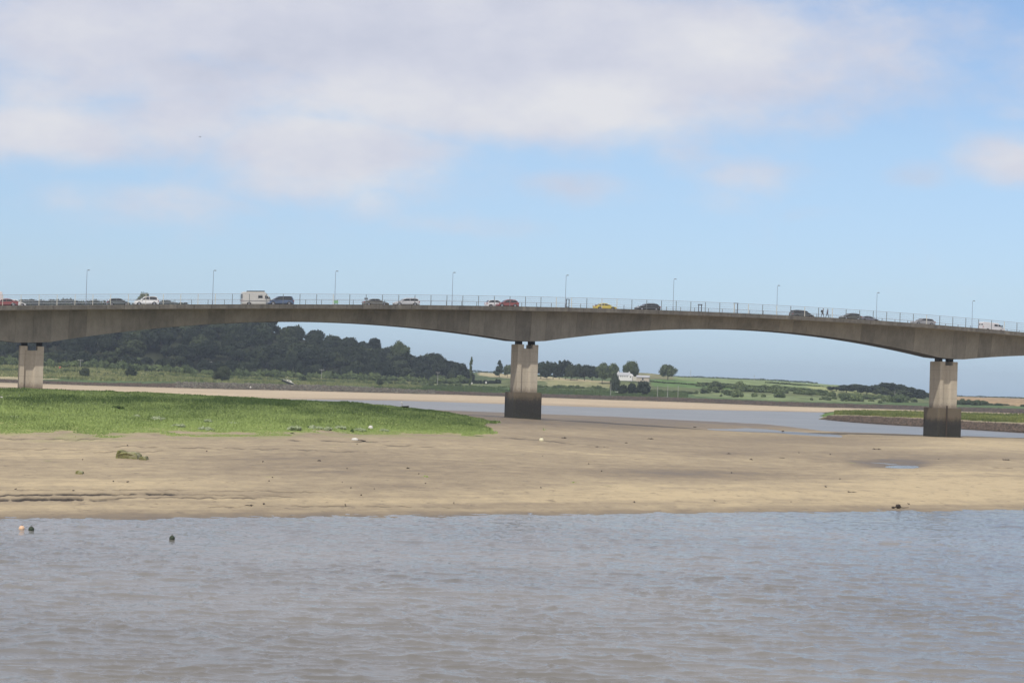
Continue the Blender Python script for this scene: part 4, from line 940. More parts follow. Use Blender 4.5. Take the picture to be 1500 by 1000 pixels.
# bushes and hedges
def bushrow(x0, y0, x1, y1, n, w, h, Y, lbl, grp, cms=BC, j=2.0):
    for i in range(n):
        f = (i+.5)/n; px = x0+(x1-x0)*f+random.uniform(-w*.4,w*.4); py = y0+(y1-y0)*f
        c, yp = unroll(px, py); Yy = Y(float(c)) if callable(Y) else Y; Yy += random.uniform(-6,6); x = (float(c)-750)/F*Yy; z = farz(x, Yy)
        s = random.uniform(.7,1.3)
        if 'part of the wood' in lbl:
            ks = [-99,40,110,180,250,320,390,450,520,590,650,900]; nm = ['left of the left hand pier','just right of the left hand pier','behind the first leaning bush','behind the second leaning bush','left of the large dark bush','right of the large dark bush','left of the derelict boat','right of the derelict boat','below the pale tree','below the last poles','at the right end of the wood']
            k_ = [j_ for j_ in range(len(nm)) if ks[j_] <= px < ks[j_+1]][0]; l2, g2 = 'green bush in the scrub under the wood, '+nm[k_], 'scrub under the wood '+nm[k_]
        else: l2, g2 = lbl, grp
        tree('bush', x, Yy, z-.2, w*.62*s*Yy/F, h*random.uniform(.7,1.2)*Yy/F, random.choice(cms), None, l2, g2, 'bush')
d = lambda k, off: (lambda c: fy(c,k)+off)
bushrow(-20,0,300,0,34,19,14,d(5,-32),'green bush in the scrub under the left part of the wood','scrub at the foot of the wood on the left')
bushrow(300,0,700,0,42,19,13,d(5,-36),'green bush in the scrub under the right part of the wood','scrub at the foot of the wood in the middle')
bushrow(-20,0,320,0,34,9,5,d(4,24),'small bush on the pale grass slope under the wood','small bushes on the pale grass slope')
bushrow(300,0,690,0,44,12,7,d(4,12),'low bush above the stony shore below the wood','low bushes above the stony shore')
for px, pb, w, h, lb in [(124,553,18,16,'dark leaning bush on the pale grass, right of the left hand pier'),(192,553,19,18,'dark bush on the pale grass halfway from left hand pier to derelict boat'),(325,559,28,26,'large dark bush at the edge of the stony shore left of the derelict boat'),
                     (62,536,16,20,'leafy tree touching the right side of the left hand pier'),(18,535,20,13,'bright green bush left of the left hand pier'),(197,536,22,14,'wide olive bush in the scrub right of the left hand pier'),(444,560,13,10,'round grey green bush right of the derelict boat'),(556,566,12,13,'dark upright bush on the shore left of the middle pier')]:
    c, yp = unroll(px, pb); z = None; q = on_sheet(FB, px, pb)
    tree('shore_bush', q.x, q.y, q.z-.3, w/2*q.y/F, h*q.y/F, random.choice(BR if 'bright' in lb or 'leafy' in lb or 'olive' in lb else WC[6:]), None, lb, None, 'bush')
bushrow(690,0,750,0,9,9,6,d(5,-40),'bush in the low thicket left of the middle pier','thicket left of the middle pier',BD)
bushrow(795,0,905,0,16,9,5.5,d(4,20),'scrubby bush below the cream field right of the middle pier','scrub below the cream field')
bushrow(960,0,1040,0,10,8,4,d(4,15),'small bush right of the very dark round bush on the marsh','bushes on the marsh right of the farmhouse')
bushrow(1040,0,1215,0,24,11,6.5,d(5,10),'grey green bush in the thick hedge below the green fields','bushes of the thick hedge')
bushrow(1100,0,1300,0,26,11,6,d(5,-30),'rounded bush along the lowest field edge on the right','bushes along the lower field edge')
bushrow(1215,0,1360,0,16,10,6,d(5,0),'bush at the foot of the copse by the right hand pier','bushes at the foot of the copse')
ks_ = 0
for i in range(60):
    px = random.uniform(1005,1345); c, _ = unroll(px, 575); c = float(c); Yy = fy(c,4)+random.uniform(-40,150); x = (c-750)/F*Yy; w = random.choice([random.uniform(3,7),random.uniform(7,12),random.uniform(12,22)])
    tree('bush', x, Yy, farz(x,Yy)-.3, w/2*Yy/F, w*random.uniform(.4,.7)*Yy/F, random.choice(BC+BR), None, 'small scattered bush on the low fields left of the right hand pier', 'bushes scattered on the low fields', 'bush')
# hedges: each one object along a line
hedge_m = leafmat('hedge_foliage', (.03,.048,.02), (.07,.095,.035), .3)
def hedge(pts, Y, hpx, label):
    p = np.array(pts, float); c, yp = unroll(p[:,0], p[:,1]); o_ = np.argsort(c); c = c[o_]
    cs = np.arange(c[0], c[-1], 1.1); 
    Ys = np.array([Y(v) if callable(Y) else Y for v in cs]); xs = (cs-750)/F*Ys; zs = height(FB, xs, Ys); hh = hpx*Ys/F
    V = []; n = len(cs)*9; k = np.repeat(np.arange(len(cs)), 9); 
    px_ = xs[k]+rng.normal(size=n)*.6; py_ = Ys[k]+rng.normal(size=n)*.8; hv = hh[k]*(.5+.8*vn(xs[k]/7, xs[k]*0, 5)); pz_ = zs[k]+rng.uniform(0,1,n)*hv
    cen = np.stack([px_,py_,pz_],1); a = rng.normal(size=(n,3)); a /= np.linalg.norm(a,axis=1)[:,None]; b_ = np.cross(a, rng.normal(size=(n,3))); b_ /= np.linalg.norm(b_,axis=1)[:,None]
    s = .5*rng.uniform(.6,1.3,(n,1)); V = np.stack([cen-a*s,cen-b_*s,cen+a*s,cen+b_*s],1).reshape(-1,3)
    me = soup('hedge', V, np.arange(n*4).reshape(n,4), hedge_m, np.repeat(rng.uniform(0,1,n),4))
    o = link('hedge', me); tag(o, label, 'hedge', 'hedges between the far fields')
hedge([(1000,0),(1215,0)], d(7,-3), 2.2, 'long thin hedge on the skyline of the green fields right of the lone tree')
hedge([(700,0),(752,0)], d(7,-3), 2.5, 'short skyline hedge left of the middle pier')
hedge([(1385,0),(1600,0)], d(7,-3), 1.8, 'thin dark hedge on the skyline above the brown field')
hedge([(790,0),(900,0)], d(6,-20), 2.0, 'hedge along the top of the cream field below the dark tree belt')
hedge([(930,0),(1060,0)], d(5,40), 2.0, 'dark hedge below the lone tree and farmhouse')
hedge([(1040,0),(1230,0)], d(5,70), 2.0, 'hedge dividing the green fields in the middle')
hedge([(1140,0),(1300,0)], d(6,30), 1.8, 'upper hedge running down towards the copse')

# ================================================================== farmhouse
whitewash = simple('whitewash', (.78,.77,.74), .85, 0, .04); slate = simple('pale_slate', (.38,.39,.40), .7, 0, .08); dglass = simple('window_dark', (.05,.06,.07), .2)
q = Vector(((float(unroll(915,550)[0])-750)/F*1345, 1345, 0)); gz = CAMZ+(HZ-float(unroll(915,553.5)[1]))*1345/F
k = 1345/F
house = empty('farmhouse', (q.x, q.y, gz), R(-18)); tag(house, 'long white farmhouse with pale roof and chimney on the knoll above the marsh', 'house')
house.scale = (.58,.58,.70); w, dpt, hh, rg = 8.6, 6.5, 2.6, 5.0
MB().box(-w,w*.75,-dpt/2,dpt/2,-2.5,hh).add([(-w,-dpt/2,hh),(-w,dpt/2,hh),(-w,0,rg),(-w+.3,-dpt/2,hh),(-w+.3,dpt/2,hh),(-w+.3,0,rg)],[(0,2,1),(3,4,5),(0,3,5,2),(1,2,5,4)]).add([(w*.75,-dpt/2,hh),(w*.75,dpt/2,hh),(w*.75,0,rg),(w*.75-.3,-dpt/2,hh),(w*.75-.3,dpt/2,hh),(w*.75-.3,0,rg)],[(0,1,2),(3,5,4)]).build('wall', whitewash, house)
ro = MB()
for s in (-1,1): ro.add([(-w-.1,s*(dpt/2+.3),hh-.22),(w*.75+.2,s*(dpt/2+.3),hh-.22),(w*.75+.2,0,rg+.05),(-w-.1,0,rg+.05),(-w-.1,s*(dpt/2+.3),hh-.05),(w*.75+.2,s*(dpt/2+.3),hh-.05),(w*.75+.2,0,rg+.22),(-w-.1,0,rg+.22)],[(0,1,2,3),(4,5,6,7),(0,1,5,4),(1,2,6,5),(3,0,4,7)])
rf = ro.build('roof', slate, house)
for x in (-w+1.2, w*.75-1.2): MB().box(x-.45,x+.45,-.4,.4,rg-.3,rg+1.3).build('chimney', whitewash, rf)
for x in (-6,-3.6,-1.2,1.2,3.8):
    f = MB().box(x-.6,x+.6,-dpt/2-.03,-dpt/2+.02,.9,2.0).build('window', whitewash, house); MB().box(x-.5,x+.5,-dpt/2-.05,-dpt/2-.032,.98,1.92).build('pane', dglass, f)
gb = MB().box(w*.75+.02,w*.75+3.4,-4.4,2.2,-2.5,2.3).add([(w*.75+.02,-4.4,2.3),(w*.75+3.4,-4.4,2.3),(w*.75+1.7,-4.4,4.0),(w*.75+.02,2.2,2.3),(w*.75+3.4,2.2,2.3),(w*.75+1.7,2.2,4.0)],[(0,1,2),(3,5,4),(0,2,5,3),(1,4,5,2)]).build('gabled_wing', whitewash, house)
MB().box(w*.75+1.0,w*.75+2.2,-4.44,-4.38,.5,1.9).build('window', dglass, house)
MB().box(w*.75+3.42,w*.75+9,-2,2.5,-2.5,1.6).prism([(w*.75+3.3,1.6),(w*.75+3.3,1.75),(w*.75+9.2,1.75),(w*.75+9.2,1.6)],-2.2,2.7).build('lean_to', simple('cream_render',(.6,.57,.48),.9), house)
q2 = Vector(((float(unroll(942,555)[0])-750)/F*1320, 1320, CAMZ+(HZ-float(unroll(942,555.5)[1]))*1320/F)); o = empty('outbuilding', q2, R(-10)); tag(o, 'small beige outbuilding right of the white farmhouse', 'outbuilding')
MB().box(-4,4,-2,2,-1.5,1.3).build('wall', simple('beige_render',(.5,.44,.36),.9), o); rf = MB().prism([(-4.3,1.3),(-4.3,1.45),(4.3,1.45),(4.3,1.3)],-2.3,2.3).add([(-4.3,-2.3,1.45),(4.3,-2.3,1.45),(4.3,0,2.6),(-4.3,0,2.6),(4.3,2.3,1.45),(-4.3,2.3,1.45)],[(0,1,2,3),(3,2,4,5),(0,3,5),(1,4,2)]).build('roof', slate, o)
MB().box(-.5,.5,-2.04,-1.98,-.6,.9).build('door', dglass, o)
# utility poles
polem = simple('weathered_pole', (.40,.39,.36), .8)
def upole(px, ptop, pbase, Y, w, label, arms=True):
    c, yt = unroll(px, ptop); _, yb = unroll(px, pbase); Y = on_sheet(FB, px, pbase+4).y if px < 700 else Y; x = (float(c)-750)/F*Y; z = CAMZ+(HZ-float(yb))*Y/F; zt_ = CAMZ+(HZ-float(yt))*Y/F; g_ = farz(x, Y); z = min(z, g_)
    o = empty('utility_pole', (x, Y, z)); tag(o, label, 'utility pole', 'poles along the far shore'); h = zt_-z
    MB().tube([(0,0,0),(0,0,h)], [.16,.11], 7).build('pole', polem, o)
    if arms:
        a = MB().box(-w,w,-.12,.12,h-.35,h-.12).build('crossarm', polem, o)
        for s in (-1,0,1): MB().tube([(s*w*.85,0,h-.11),(s*w*.85,0,h+.25)], [.1,.07], 6).build('insulator', polem, a)
for px, pt, pb, Y, w, lb in [(118,527,535,1215,1.7,'pale wooden pole with crossarm left of the wide olive bush'),(174,527,534,1215,1.8,'short pale pole with crossarm above the leaning bush'),(306,529.5,542,1225,2.2,'pale pole with wide crossarm left of the large dark bush'),(363,534,545,1230,1.6,'dim pole with crossarm above the derelict boat'),
                         (471.5,541,553,1245,1.5,'pole with crossarm right of the derelict boat'),(524,521,535,1330,.6,'thin pole standing halfway up the wood'),(606,543,553,1235,1.5,'pole with crossarm in front of the right part of the wood'),(641.5,545,560,1235,1.4,'pole with crossarm nearest the right end of the wood')]:
    upole(px, pt, pb, Y, w, lb)
for px, pt, pb, Y, lb in [(895,561,574,1200,'pale post below the farmhouse'),(963.5,565,574,1200,'first of three pale posts on the marsh right of the dark bush'),(978.3,563.5,575.5,1190,'tallest and middle of three pale posts on the marsh'),(993.5,564,575.5,1200,'third of three pale posts on the marsh'),(1311,572,584,1290,'thin pale pole in front of the copse'),(1012,541,551,1700,'thin distant mast on the skyline right of the lone tree'),(1105,550,557,1750,'distant mast on the skyline above the hedge')]:
    upole(px, pt, pb, Y, .5, lb, px in (1105,))

# ================================================================== things on the shore
whiteb = simple('weathered_white', (.66,.64,.58), .6, 0, .12, 2); orangeb = simple('faded_orange', (.75,.5,.32), .6); greenb = simple('weedy_green', (.035,.05,.03), .8); creamb = simple('faded_cream', (.7,.66,.45), .6)
dockm = simple('dark_timber', (.045,.035,.028), .85, 0, .2, 4)
def buoy(px, py, rpx, p, m, label, grp, squash=1):
    r = rpx*p.y/F; o = empty('mooring_buoy', p); tag(o, label, 'buoy', grp)
    MB().ball((0,0,r*.6*squash), (r,r,r*squash), 16, 12).build('float', m, o, True)
    top = r*(1.55*squash); MB().tube([(-.18*r,0,top),(-.2*r,0,top+.3*r),(.2*r,0,top+.3*r),(.18*r,0,top)], r*.08, 6).build('ring', dockm, o); MB().tube([(0,0,top-r*.12),(0,0,top+.05*r)], r*.3, 8).build('collar', m, o)
wp = lambda px, py: unproj(px, py, 0.0)
buoy(33,776,4.4,wp(33,776),orangeb,'pale orange round buoy floating near the left edge of the water','buoys floating in the river')
buoy(47,777,4.3,wp(47,777),greenb,'dark weedy buoy floating just right of the pale orange one','buoys floating in the river')
buoy(253,790,4.2,wp(253,790),greenb,'dark green weedy buoy floating alone in the river','buoys floating in the river')
sp_ = lambda px, py: on_sheet(SB, px, py)
buoy(543,628,3.4,sp_(543,628.5),whiteb,'white ball buoy on the front edge of the grass','buoys lying ashore')
buoy(793,646,3.4,sp_(793,646.5),creamb,'cream ball buoy on the bare sand in front of the middle pier','buoys lying ashore')
buoy(1,586,5,sp_(1,587),whiteb,'white buoy in the grass at the left edge','buoys lying ashore',.8)
p = sp_(524,646); k = p.y/F
o = empty('white_fender', p); tag(o, 'white flattened float with dark frayed end lying below the grass', 'float'); MB().ball((-4*k,0,2.2*k), (5.2*k,3*k,2.6*k), 14, 8, .06, 4).build('float', whiteb, o, True); MB().tube([(0,0,.6*k),(6*k,0,1.0*k),(12*k,.1,.6*k)], [1.2*k,1.4*k,.5*k], 7).build('frayed_end', dockm, o)
# rocks
algae, nt, b = mat('algae_rock'); n_ = noise(nt, 1.5, 6, .7, obj=True); L(nt, ramp(nt, n_, [(.32,(.09,.075,.05)),(.5,(.2,.2,.07)),(.66,(.38,.36,.24))]), b.inputs['Base Color']); b.inputs['Roughness'].default_value=.9; bump(nt,n_,.6,.05,b)
def rockpoly(pts, p, dep, name, label, cat='rock', m=algae, grp=None):
    k = p.y/F; v = [(x*k, z*k) for x, z in pts]; mb = MB(); n = len(v)
    g = random.Random(len(label)); 
    fr_ = [(x, -dep/2+g.uniform(-.05,.05)*dep-.25*dep*(z < 1), z-(.3 if z <= 0 else 0)) for x, z in v]; bk_ = [(x*.9, dep/2+g.uniform(-.1,.1)*dep, z*.85-(.3 if z <= 0 else 0)) for x, z in v]
    mid = [((a[0]+b_[0])/2*1.02, (a[1]+b_[1])/2, max(a[2], b_[2])*1.05 if a[2] > 0 else a[2]) for a, b_ in zip(fr_, bk_)]
    fs = [tuple(range(n)), tuple(range(3*n-1, 2*n-1, -1))]
    for q_ in range(2): fs += [(q_*n+i, (q_+1)*n+i, (q_+1)*n+(i+1)%n, q_*n+(i+1)%n) for i in range(n)]
    mb.add(fr_+mid+bk_, fs); o = mb.build(name, m, None, bevel=.03); o.location = p; tag(o, label, cat, grp); return o
p = sp_(190,670)
rockpoly([(-15,0),(-14,5),(-12,11),(-9,11),(-7,8.5),(2,8),(8,8.5),(13,8),(16,4),(18,0)], p, 2.2, 'algae_boulder', 'large green stained concrete block lying on the sand, tall corner at its left end')
p = sp_(212,672.5); rockpoly([(-6,0),(-5,3.5),(-1,4.5),(4,5),(7,0)], p, 1.2, 'algae_boulder', 'smaller green stained block at the right end of the large one')
p = sp_(118,693.5); rockpoly([(-5.5,0),(-4.5,3),(-2,4.6),(2,3.8),(5,2.6),(5.5,0)], p, .7, 'mossy_stone', 'dark mossy stone alone on the sand right of the muddy cracks')
# driftwood
p = sp_(1315,744); k = p.y/F; o = empty('driftwood_stump', p, .2); tag(o, 'black knotted driftwood stump with a long thin branch at the water edge on the right', 'driftwood')
mb = MB(); g = random.Random(4)
mb.ball((0,0,2.6*k),(3.4*k,3*k,3.0*k),9,7,.28,3); mb.ball((-8*k,0,1.0*k),(2.4*k,2*k,1.6*k),8,6,.25,5)
for i in range(7):
    t = g.uniform(0,6.28); l = g.uniform(3,5.5)*k; mb.tube([(0,0,2.5*k),(l*.6*math.cos(t),l*.6*math.sin(t),3*k+g.uniform(0,2)*k),(l*math.cos(t),l*math.sin(t),g.uniform(.5,6.5)*k)], [1.0*k,.7*k,.25*k], 6)
mb.tube([(-9*k,0,1*k),(-4*k,.1,1.4*k),(0,0,2.2*k)], [.7*k,.8*k,1*k], 6); mb.build('stump', dockm, o)
MB().tube([(3*k,0,1.4*k),(9*k,.1,.9*k),(19*k,.3,1.4*k)], [.75*k,.6*k,.35*k], 6).build('branch', dockm, o)
def stick(px, py, wpx, seed, label, knots=1, grp='driftwood and weed scattered on the sand'):
    p = sp_(px, py); k = p.y/F; g = random.Random(seed); mb = MB(); pa = [(-wpx/2*k,0,.3*k)]
    for i in range(1, 5): pa.append(((-wpx/2+wpx*i/4)*k, g.uniform(-.4,.4), g.uniform(.15,1.0)*k))
    mb.tube(pa, [.25*k,.6*k,.5*k,.6*k,.2*k], 6)
    for j in range(knots): x = g.uniform(-.4,.4)*wpx*k; kk_=min(1,wpx/8+.25); mb.ball((x,0,.6*k*kk_),(1.2*k*kk_,.9*k*kk_,1.2*k*kk_*g.uniform(.6,1.3)),7,5,.25,seed+j); mb.tube([(x,0,.6*k),(x+g.uniform(-2,2)*k*kk_,.1,2.6*k*kk_*g.uniform(.5,1))],[.4*k,.15*k],5)
    o = mb.build('driftwood', dockm); o.location = p; tag(o, label, 'driftwood', grp); return o
stick(880,655.5,24,1,'long dark broken branch with upright stubs lying on the sand right of the cream buoy',3)
stick(953,643,9,2,'short dark stick on the sand, below the damp, shaded flats right of the middle pier',1); stick(917,649,4,3,'small black lump of weed right of the long broken branch',1)
stick(1284,658,14,4,'dark branch lying above the sand pool on the right',2); stick(1473,674,10,5,'black twiggy weed near the right edge above the long pole',3); stick(1467,686,32,6,'long straight dark pole lying on the sand near the right edge',0)
stick(1247,721,12,7,'thin dark stick on the sand left of the knotted stump',1); stick(1100,673,5,8,'black lump on the sand left of the sand pool',1); stick(1145,671,11,9,'flat dark twig on the sand between the black lump and the pool',0)
stick(1067,665,8,10,'dark weed patch edge on the sand, middle right',1); stick(826,641.5,8,12,'small dark twig on the sand just right of the cream buoy',1); stick(468,675,6,13,'two dark crumbs of weed on the sand below the white float',2)
stick(598,686,5,14,'small dark crumb on the open sand left of centre',1); stick(365,741,12,15,'dark twig low on the sand left of centre, near the water',1); stick(1018,626,4,16,'dark bird like lump beside the shallow channel',1); stick(1147,632,4,17,'black stump standing at the end of the shallow channel',2)
for i in range(38):
    px, py = random.uniform(20,1490), random.uniform(648,745)
    stick(px, py, random.uniform(.8,2.2), 100+i, 'tiny crumb of dark weed on the open sand', 1, 'tiny crumbs of weed')
# derelict cabin boat
q = on_sheet(FB, 422, 563.5); k = q.y/F; boat = empty('derelict_boat', q+Vector((0,0,.5))); boat.rotation_euler = (0, R(22), R(4)); tag(boat, 'derelict pale cabin boat lying tilted on the stony shore below the wood', 'boat')
hullm = simple('grimy_hull', (.05,.06,.055), .7); deckm = simple('pale_deck', (.62,.6,.52), .7, 0, .1)
def hull(Lh, Wh, H, n=9):
    mb = MB(); vs = []; 
    for i in range(n):
        f = i/(n-1); x = -Lh/2+Lh*f; w = Wh/2*(math.sin(min(1,(1-f)*1.9)*math.pi/2))**.8*(1 if f > .02 else .92); sh = H*(1+.35*f*f); kz = .35*H*max(0,f-.75)*4*.5
        for y, z in ((-w,sh),(-w*.8,H*.45),(-w*.15,kz*.5),(w*.15,kz*.5),(w*.8,H*.45),(w,sh)): vs.append((x,y,z))
    fs = [(i*6+j, i*6+j+1, (i+1)*6+j+1, (i+1)*6+j) for i in range(n-1) for j in range(5)]+[(0,5,4,3,2,1)]+[(i*6, (i+1)*6, (i+1)*6+5, i*6+5) for i in range(n-1)]
    return mb.add(vs, fs)
Lb = 21*k*1.02; hull(Lb, 2.8, 1.1).build('hull', hullm, boat)
MB().prism([(-Lb*.45,1.15),(-Lb*.45,1.35),(Lb*.4,1.6),(Lb*.4,1.4)], -1.3, 1.3, lambda x,z: .9*max(0,x/Lb)).build('deck', deckm, boat)
MB().prism([(-Lb*.2,1.2),(-Lb*.14,2.3),(Lb*.1,2.35),(Lb*.27,1.5)], -.95, .95, lambda x,z:.12*(z-1.2)).build('cabin', deckm, boat, bevel=.04)
for s in (-1,1): MB().box(-Lb*.1,Lb*.02,s*.93-.015,s*.93+.015,1.75,2.1).build('cabin_window', dglass, boat)
MB().tube([(-Lb*.2,0,1.2),(-Lb*.24,0,3.6)], .06, 6).build('mast', deckm, boat)
# dinghy near the channel
q = on_sheet(SB, 592, 596.5); k = q.y/F; o = empty('dinghy', q, R(3)); tag(o, 'small dark dinghy aground on the mud beside the far channel, right of the grass', 'boat')
hull(10.5*k, 1.6, 2.4*k*.8).build('hull', dockm, o).location.x = 2*k
MB().box(-3.5*k,-2.6*k,-.3,.3,.3*k,6.2*k).build('mooring_post', simple('grey_wood',(.3,.28,.25),.8), o); MB().ball((-3.8*k,0,6.6*k), 1.1*k, 8, 6).build('white_float', whiteb, o, True)
q = on_sheet(FB, 905, 575.5); k = q.y/F; o = empty('white_boat', q, R(-20)); tag(o, 'small white open boat pulled up on the green marsh below the farmhouse', 'boat'); hull(8*k, 1.7, 2*k).build('hull', whiteb, o); MB().box(-1,1,-.7,.7,1.3*k,1.5*k).build('thwart', dockm, o)
for px, py, lb, mm in [(691,563,'white float on the green marsh right of the wood',whiteb),(712,562,'dull white lump on the marsh between the white float and the middle pier',whiteb),(367,569,'white float on the stony shore left of the derelict boat',whiteb),(88,540,'small red marker in the grass right of the left hand pier',simple('red_paint',(.5,.04,.03)))]:
    q = on_sheet(FB, px, py); k = q.y/F; o = empty('marker_float', q); tag(o, lb, 'float'); MB().ball((0,0,1.4*k), 1.5*k, 10, 8).build('ball', mm, o, True); MB().tube([(0,0,2.8*k),(0,0,4*k)], .25*k, 6).build('stem', mm, o)
# gulls in the sky
for px, py, Y, lb in [(292,200,420,'tiny dark bird gliding below the big cloud')]:
    q = unproj(px, py, Y=Y); o = empty('gull', q, .4); tag(o, lb, 'bird'); gm = simple('gull_grey',(.12,.12,.13),.8)
    MB().ball((0,0,0), (.2,.06,.055), 8, 6).tube([(.18,0,0),(.24,0,.01)], [.03,.008], 5).build('body', gm, o, True)
    for s in (-1,1): MB().add([(.08,s*.04,.02),(-.06,s*.04,.02),(-.02,s*.28,.09),(.07,s*.26,.1),(-.1,s*.5,.04),(.08,s*.04,.0),(-.06,s*.04,.0),(-.02,s*.28,.075),(.07,s*.26,.085)],[(0,1,2,3),(3,2,4),(5,8,7,6),(8,4,7)]).build('wing', gm, o)
    MB().prism([(-.18,0),(-.3,.01),(-.3,.02),(-.18,.02)], -.05, .05).build('tail', gm, o)

# ================================================================== GRASS, RUBBLE (uncountable)
def blades(name, PX, PY, PZ, hts, wid, m, nb=1, lean=.4, shade=None):
    n = len(PX); t = rng.uniform(0, 2*math.pi, n); ln = rng.uniform(0, lean, n)*hts; t2 = rng.uniform(0, 2*math.pi, n)
    dxy = np.stack([np.cos(t), np.sin(t)*.5], 1)*wid[:,None]
    base = np.stack([PX,PY,PZ],1); a = base.copy(); a[:,:2] -= dxy; a[:,2] -= .05; b_ = base.copy(); b_[:,:2] += dxy; b_[:,2] -= .05
    c = base.copy(); c[:,0] += ln*np.cos(t2)+dxy[:,0]*.3; c[:,1] += ln*np.sin(t2); c[:,2] += hts
    d_ = base.copy(); d_[:,0] += ln*np.cos(t2)-dxy[:,0]*.3; d_[:,1] += ln*np.sin(t2); d_[:,2] += hts*.9
    V = np.stack([a,b_,c,d_],1).reshape(-1,3); 
    return soup(name, V, np.arange(n*4).reshape(n,4), m, np.repeat(shade if shade is not None else rng.uniform(0,1,n), 4))
grassm = leafmat('marsh_grass', (.065,.105,.035), (.29,.37,.13), 0); 
msk = (SBV > .45) & (SBX/SBY*F+750 > -70) & (SBX/SBY*F+750 < 900)
ii = np.flatnonzero(msk.ravel()); wgt = SBY.ravel()[ii]**0; sel = rng.choice(ii, 115000, p=wgt/wgt.sum())
gx = SBX.ravel()[sel]; gy = SBY.ravel()[sel]; gz_ = SBZ.ravel()[sel]; lv = SBL.ravel()[sel]; gx = gx+rng.normal(size=len(gx))*.12; gy = gy+rng.uniform(-.4,.4,len(gx))
bn = fbm(gx/3, gy/7, 200); hts = (.12+.42*smin(bn,.35,.8))*rng.uniform(.5,1.2,len(gx))*(1-.45*smin(lv,3.8,4.0))*smin(lv,2.98,3.25); hts = np.maximum(hts,.06)
shade = np.clip(.92-.72*smin(lv,3.2,3.8)+(fbm(gx/7,gy/16,21)-.5)*1.3+rng.normal(size=len(gx))*.17, 0, 1)
gm_ = blades('marsh_grass', gx, gy, gz_, hts, .09+.09*rng.uniform(0,1,len(gx)), grassm, shade=shade)
tag(link('marsh_grass', gm_), 'green saltmarsh grass covering the low mound on the left of the sand', 'grass', kind='stuff')
# pale flowering clumps at the front of the grass
palel = leafmat('pale_clump_foliage', (.26,.32,.17), (.42,.46,.31), .2); darkl = leafmat('dark_clump_foliage', (.05,.085,.025), (.11,.16,.05), .2)
PB = [crown(80+s, 12, .07, 60, 'bush', palel) for s in range(3)]; DB = [crown(90+s, 12, .08, 50, 'bush', darkl) for s in range(2)]
for px, py, w, h in [(232,614,26,6),(262,624,24,5),(300,629,24,6),(200,609,14,4),(433,629,24,7),(462,627,22,6),(482,629,18,6),(500,628,22,6),(527,630,20,5),(563,630,14,4),(20,611,16,4),(70,596,14,3),(305,616,14,4),(340,620,20,4)]:
    q = sp_(px, py+2); k = q.y/F; tree('pale_plant_clump', q.x, q.y, q.z-.05, w/2*k*1.1, h*k*1.35, random.choice(PB), None, 'pale grey green cushion of low plants near the front edge of the marsh grass', 'pale cushions in the marsh grass', 'plant')
for px, py, w, h in [(172,599,20,8),(40,572,22,5),(305,575,16,6),(410,584,26,5),(483,587,10,5),(160,574,26,5),(285,577,16,5),(230,573,14,3),(516,632,7,7),(452,627,4,6),(428,634,9,3),(75,567.5,6,3),(715,628,12,3),(690,624,12,5),(650,609,22,4),(665,613,20,4),(622,604,18,4),(700,638,20,2.5)]:
    q = sp_(px, py+1); k = q.y/F; tree('dark_plant_clump', q.x, q.y, q.z-.08, w/2*k, h*k, random.choice(DB), None, 'dark green tussock standing out of the marsh grass', 'dark tussocks in the marsh grass', 'plant')
# grass on the spit and far marsh edge
def tufts(C, x0, x1, l0, l1, n, h, w, nm, lbl, m):
    cs = rng.uniform(x0, x1, n); k = rng.uniform(l0, l1, n); i = k.astype(int); f = k-i
    Ys = np.array([np.interp(cs, CG, q_[0]) for q_ in C]); Yy = Ys[i, np.arange(n)]*(1-f)+Ys[np.minimum(i+1,len(C)-1), np.arange(n)]*f
    xx = (cs-750)/F*Yy; zz_ = height(C, xx, Yy); sh = np.clip(fbm(xx/12, Yy/20, 222)*1.2-.1+rng.normal(size=n)*.15,0,1)
    me = blades(nm, xx, Yy, zz_, h*rng.uniform(.4,1.2,n)*(.4+fbm(xx/8,Yy/15,223)), w*rng.uniform(.6,1.3,n), m, shade=sh); tag(link(nm, me), lbl, 'grass', kind='stuff')
tufts(SP, 1225, 1560, 2.6, 4.0, 16000, .6, .3, 'spit_grass', 'green and straw coloured grass on the low spit behind the right hand pier', leafmat('spit_grass_blade',(.06,.09,.025),(.26,.27,.09),0))
tufts(FB, 550, 1010, 3.05, 4.2, 16000, .9, .55, 'far_marsh_grass', 'dull green rough grass along the far shore', leafmat('far_grass_blade',(.05,.08,.03),(.11,.15,.055),0))
tufts(FB, -60, 620, 3.3, 5.0, 26000, 1.4, .7, 'slope_grass', 'pale rough grass and scrub on the slope under the wood', leafmat('slope_grass_blade',(.08,.12,.04),(.28,.28,.13),0))
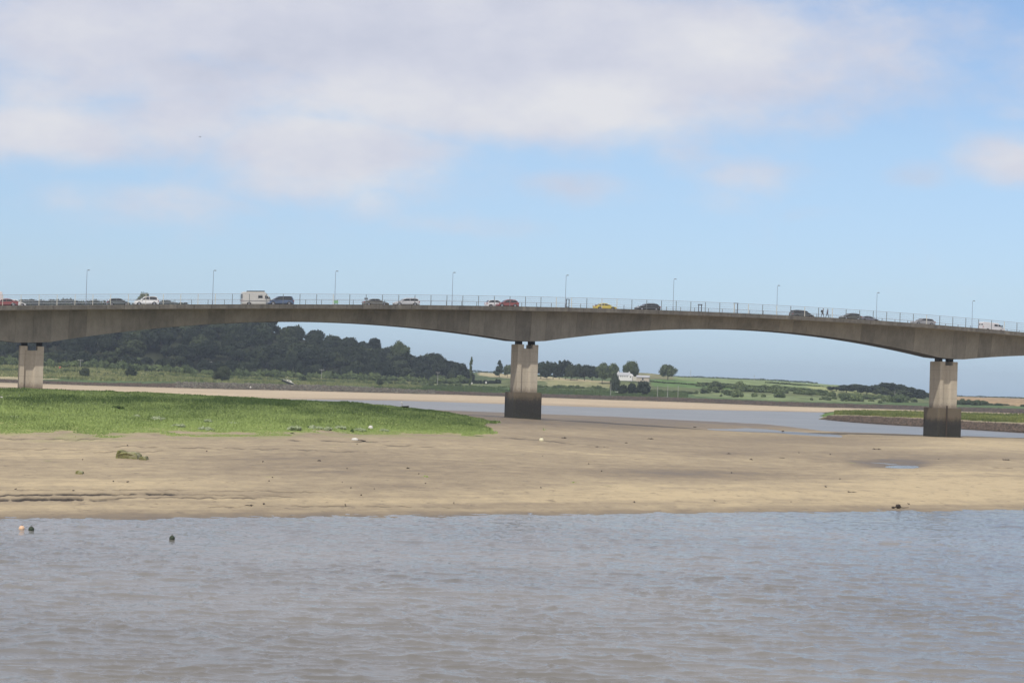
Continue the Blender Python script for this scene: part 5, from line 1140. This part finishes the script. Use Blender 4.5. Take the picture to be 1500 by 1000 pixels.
# shore rubble
def rubble(C, x0, x1, l0, l1, n, s0, s1, nm, lbl, m):
    cs = rng.uniform(x0, x1, n); k = rng.uniform(l0, l1, n); i = k.astype(int); f = k-i
    Ys = np.array([np.interp(cs, CG, q_[0]) for q_ in C]); Yy = Ys[i, np.arange(n)]*(1-f)+Ys[i+1, np.arange(n)]*f; xx = (cs-750)/F*Yy; zz_ = height(C, xx, Yy)
    u = np.array([(1,0,0),(0,1,0),(-1,0,0),(0,-1,0),(.2,.1,.8),(-.2,-.1,.6)]); s = rng.uniform(s0, s1, n)
    V = (u[None]*rng.uniform(.6,1.3,(n,6,3)))*s[:,None,None]; V += np.stack([xx,Yy,zz_],1)[:,None]
    q_ = np.array([(0,1,4),(1,2,5),(1,5,4),(2,3,5),(3,0,4),(3,4,5)]); Q = (q_[None]+np.arange(n)[:,None,None]*6).reshape(-1,3)
    me = soup(nm, V.reshape(-1,3), Q, m, np.repeat(rng.uniform(0,1,n),6)); tag(link(nm, me), lbl, 'stones', kind='stuff')
stonem = leafmat('grey_stones', (.045,.043,.032), (.18,.165,.13), 0); mudst = leafmat('mud_clods', (.045,.035,.028), (.14,.105,.08), 0)
rubble(FB, 260, 640, 2.1, 3.25, 3000, .15, 1.0, 'shore_stones', 'grey loose stones on the shore below the wood', stonem)
rubble(FB, -60, 1560, 2.0, 3.0, 14000, .2, .6, 'bank_clods', 'dark mud clods and weed on the far bank', mudst)
rubble(SP, 1215, 1600, 1.1, 2.0, 9000, .15, .5, 'spit_clods', 'dark brown broken mud and stones on the bank of the spit', mudst)

# ================================================================== HAZE
hz = MB().box(-3500, 3500, -60, 5200, -3, 75).build('haze', None); tag(hz, kind='stuff'); hz['label'] = 'thin summer haze'
hm = bpy.data.materials.new('thin_haze'); hm.use_nodes = True; nt = hm.node_tree; nt.nodes.remove(nt.nodes['Principled BSDF'])
pv = nt.nodes.new('ShaderNodeVolumePrincipled'); pv.inputs['Density'].default_value = HAZE; pv.inputs['Color'].default_value = (.74,.86,1,1); pv.inputs['Anisotropy'].default_value = .2
L(nt, pv.outputs[0], nt.nodes['Material Output'].inputs['Volume']); hz.data.materials.append(hm)
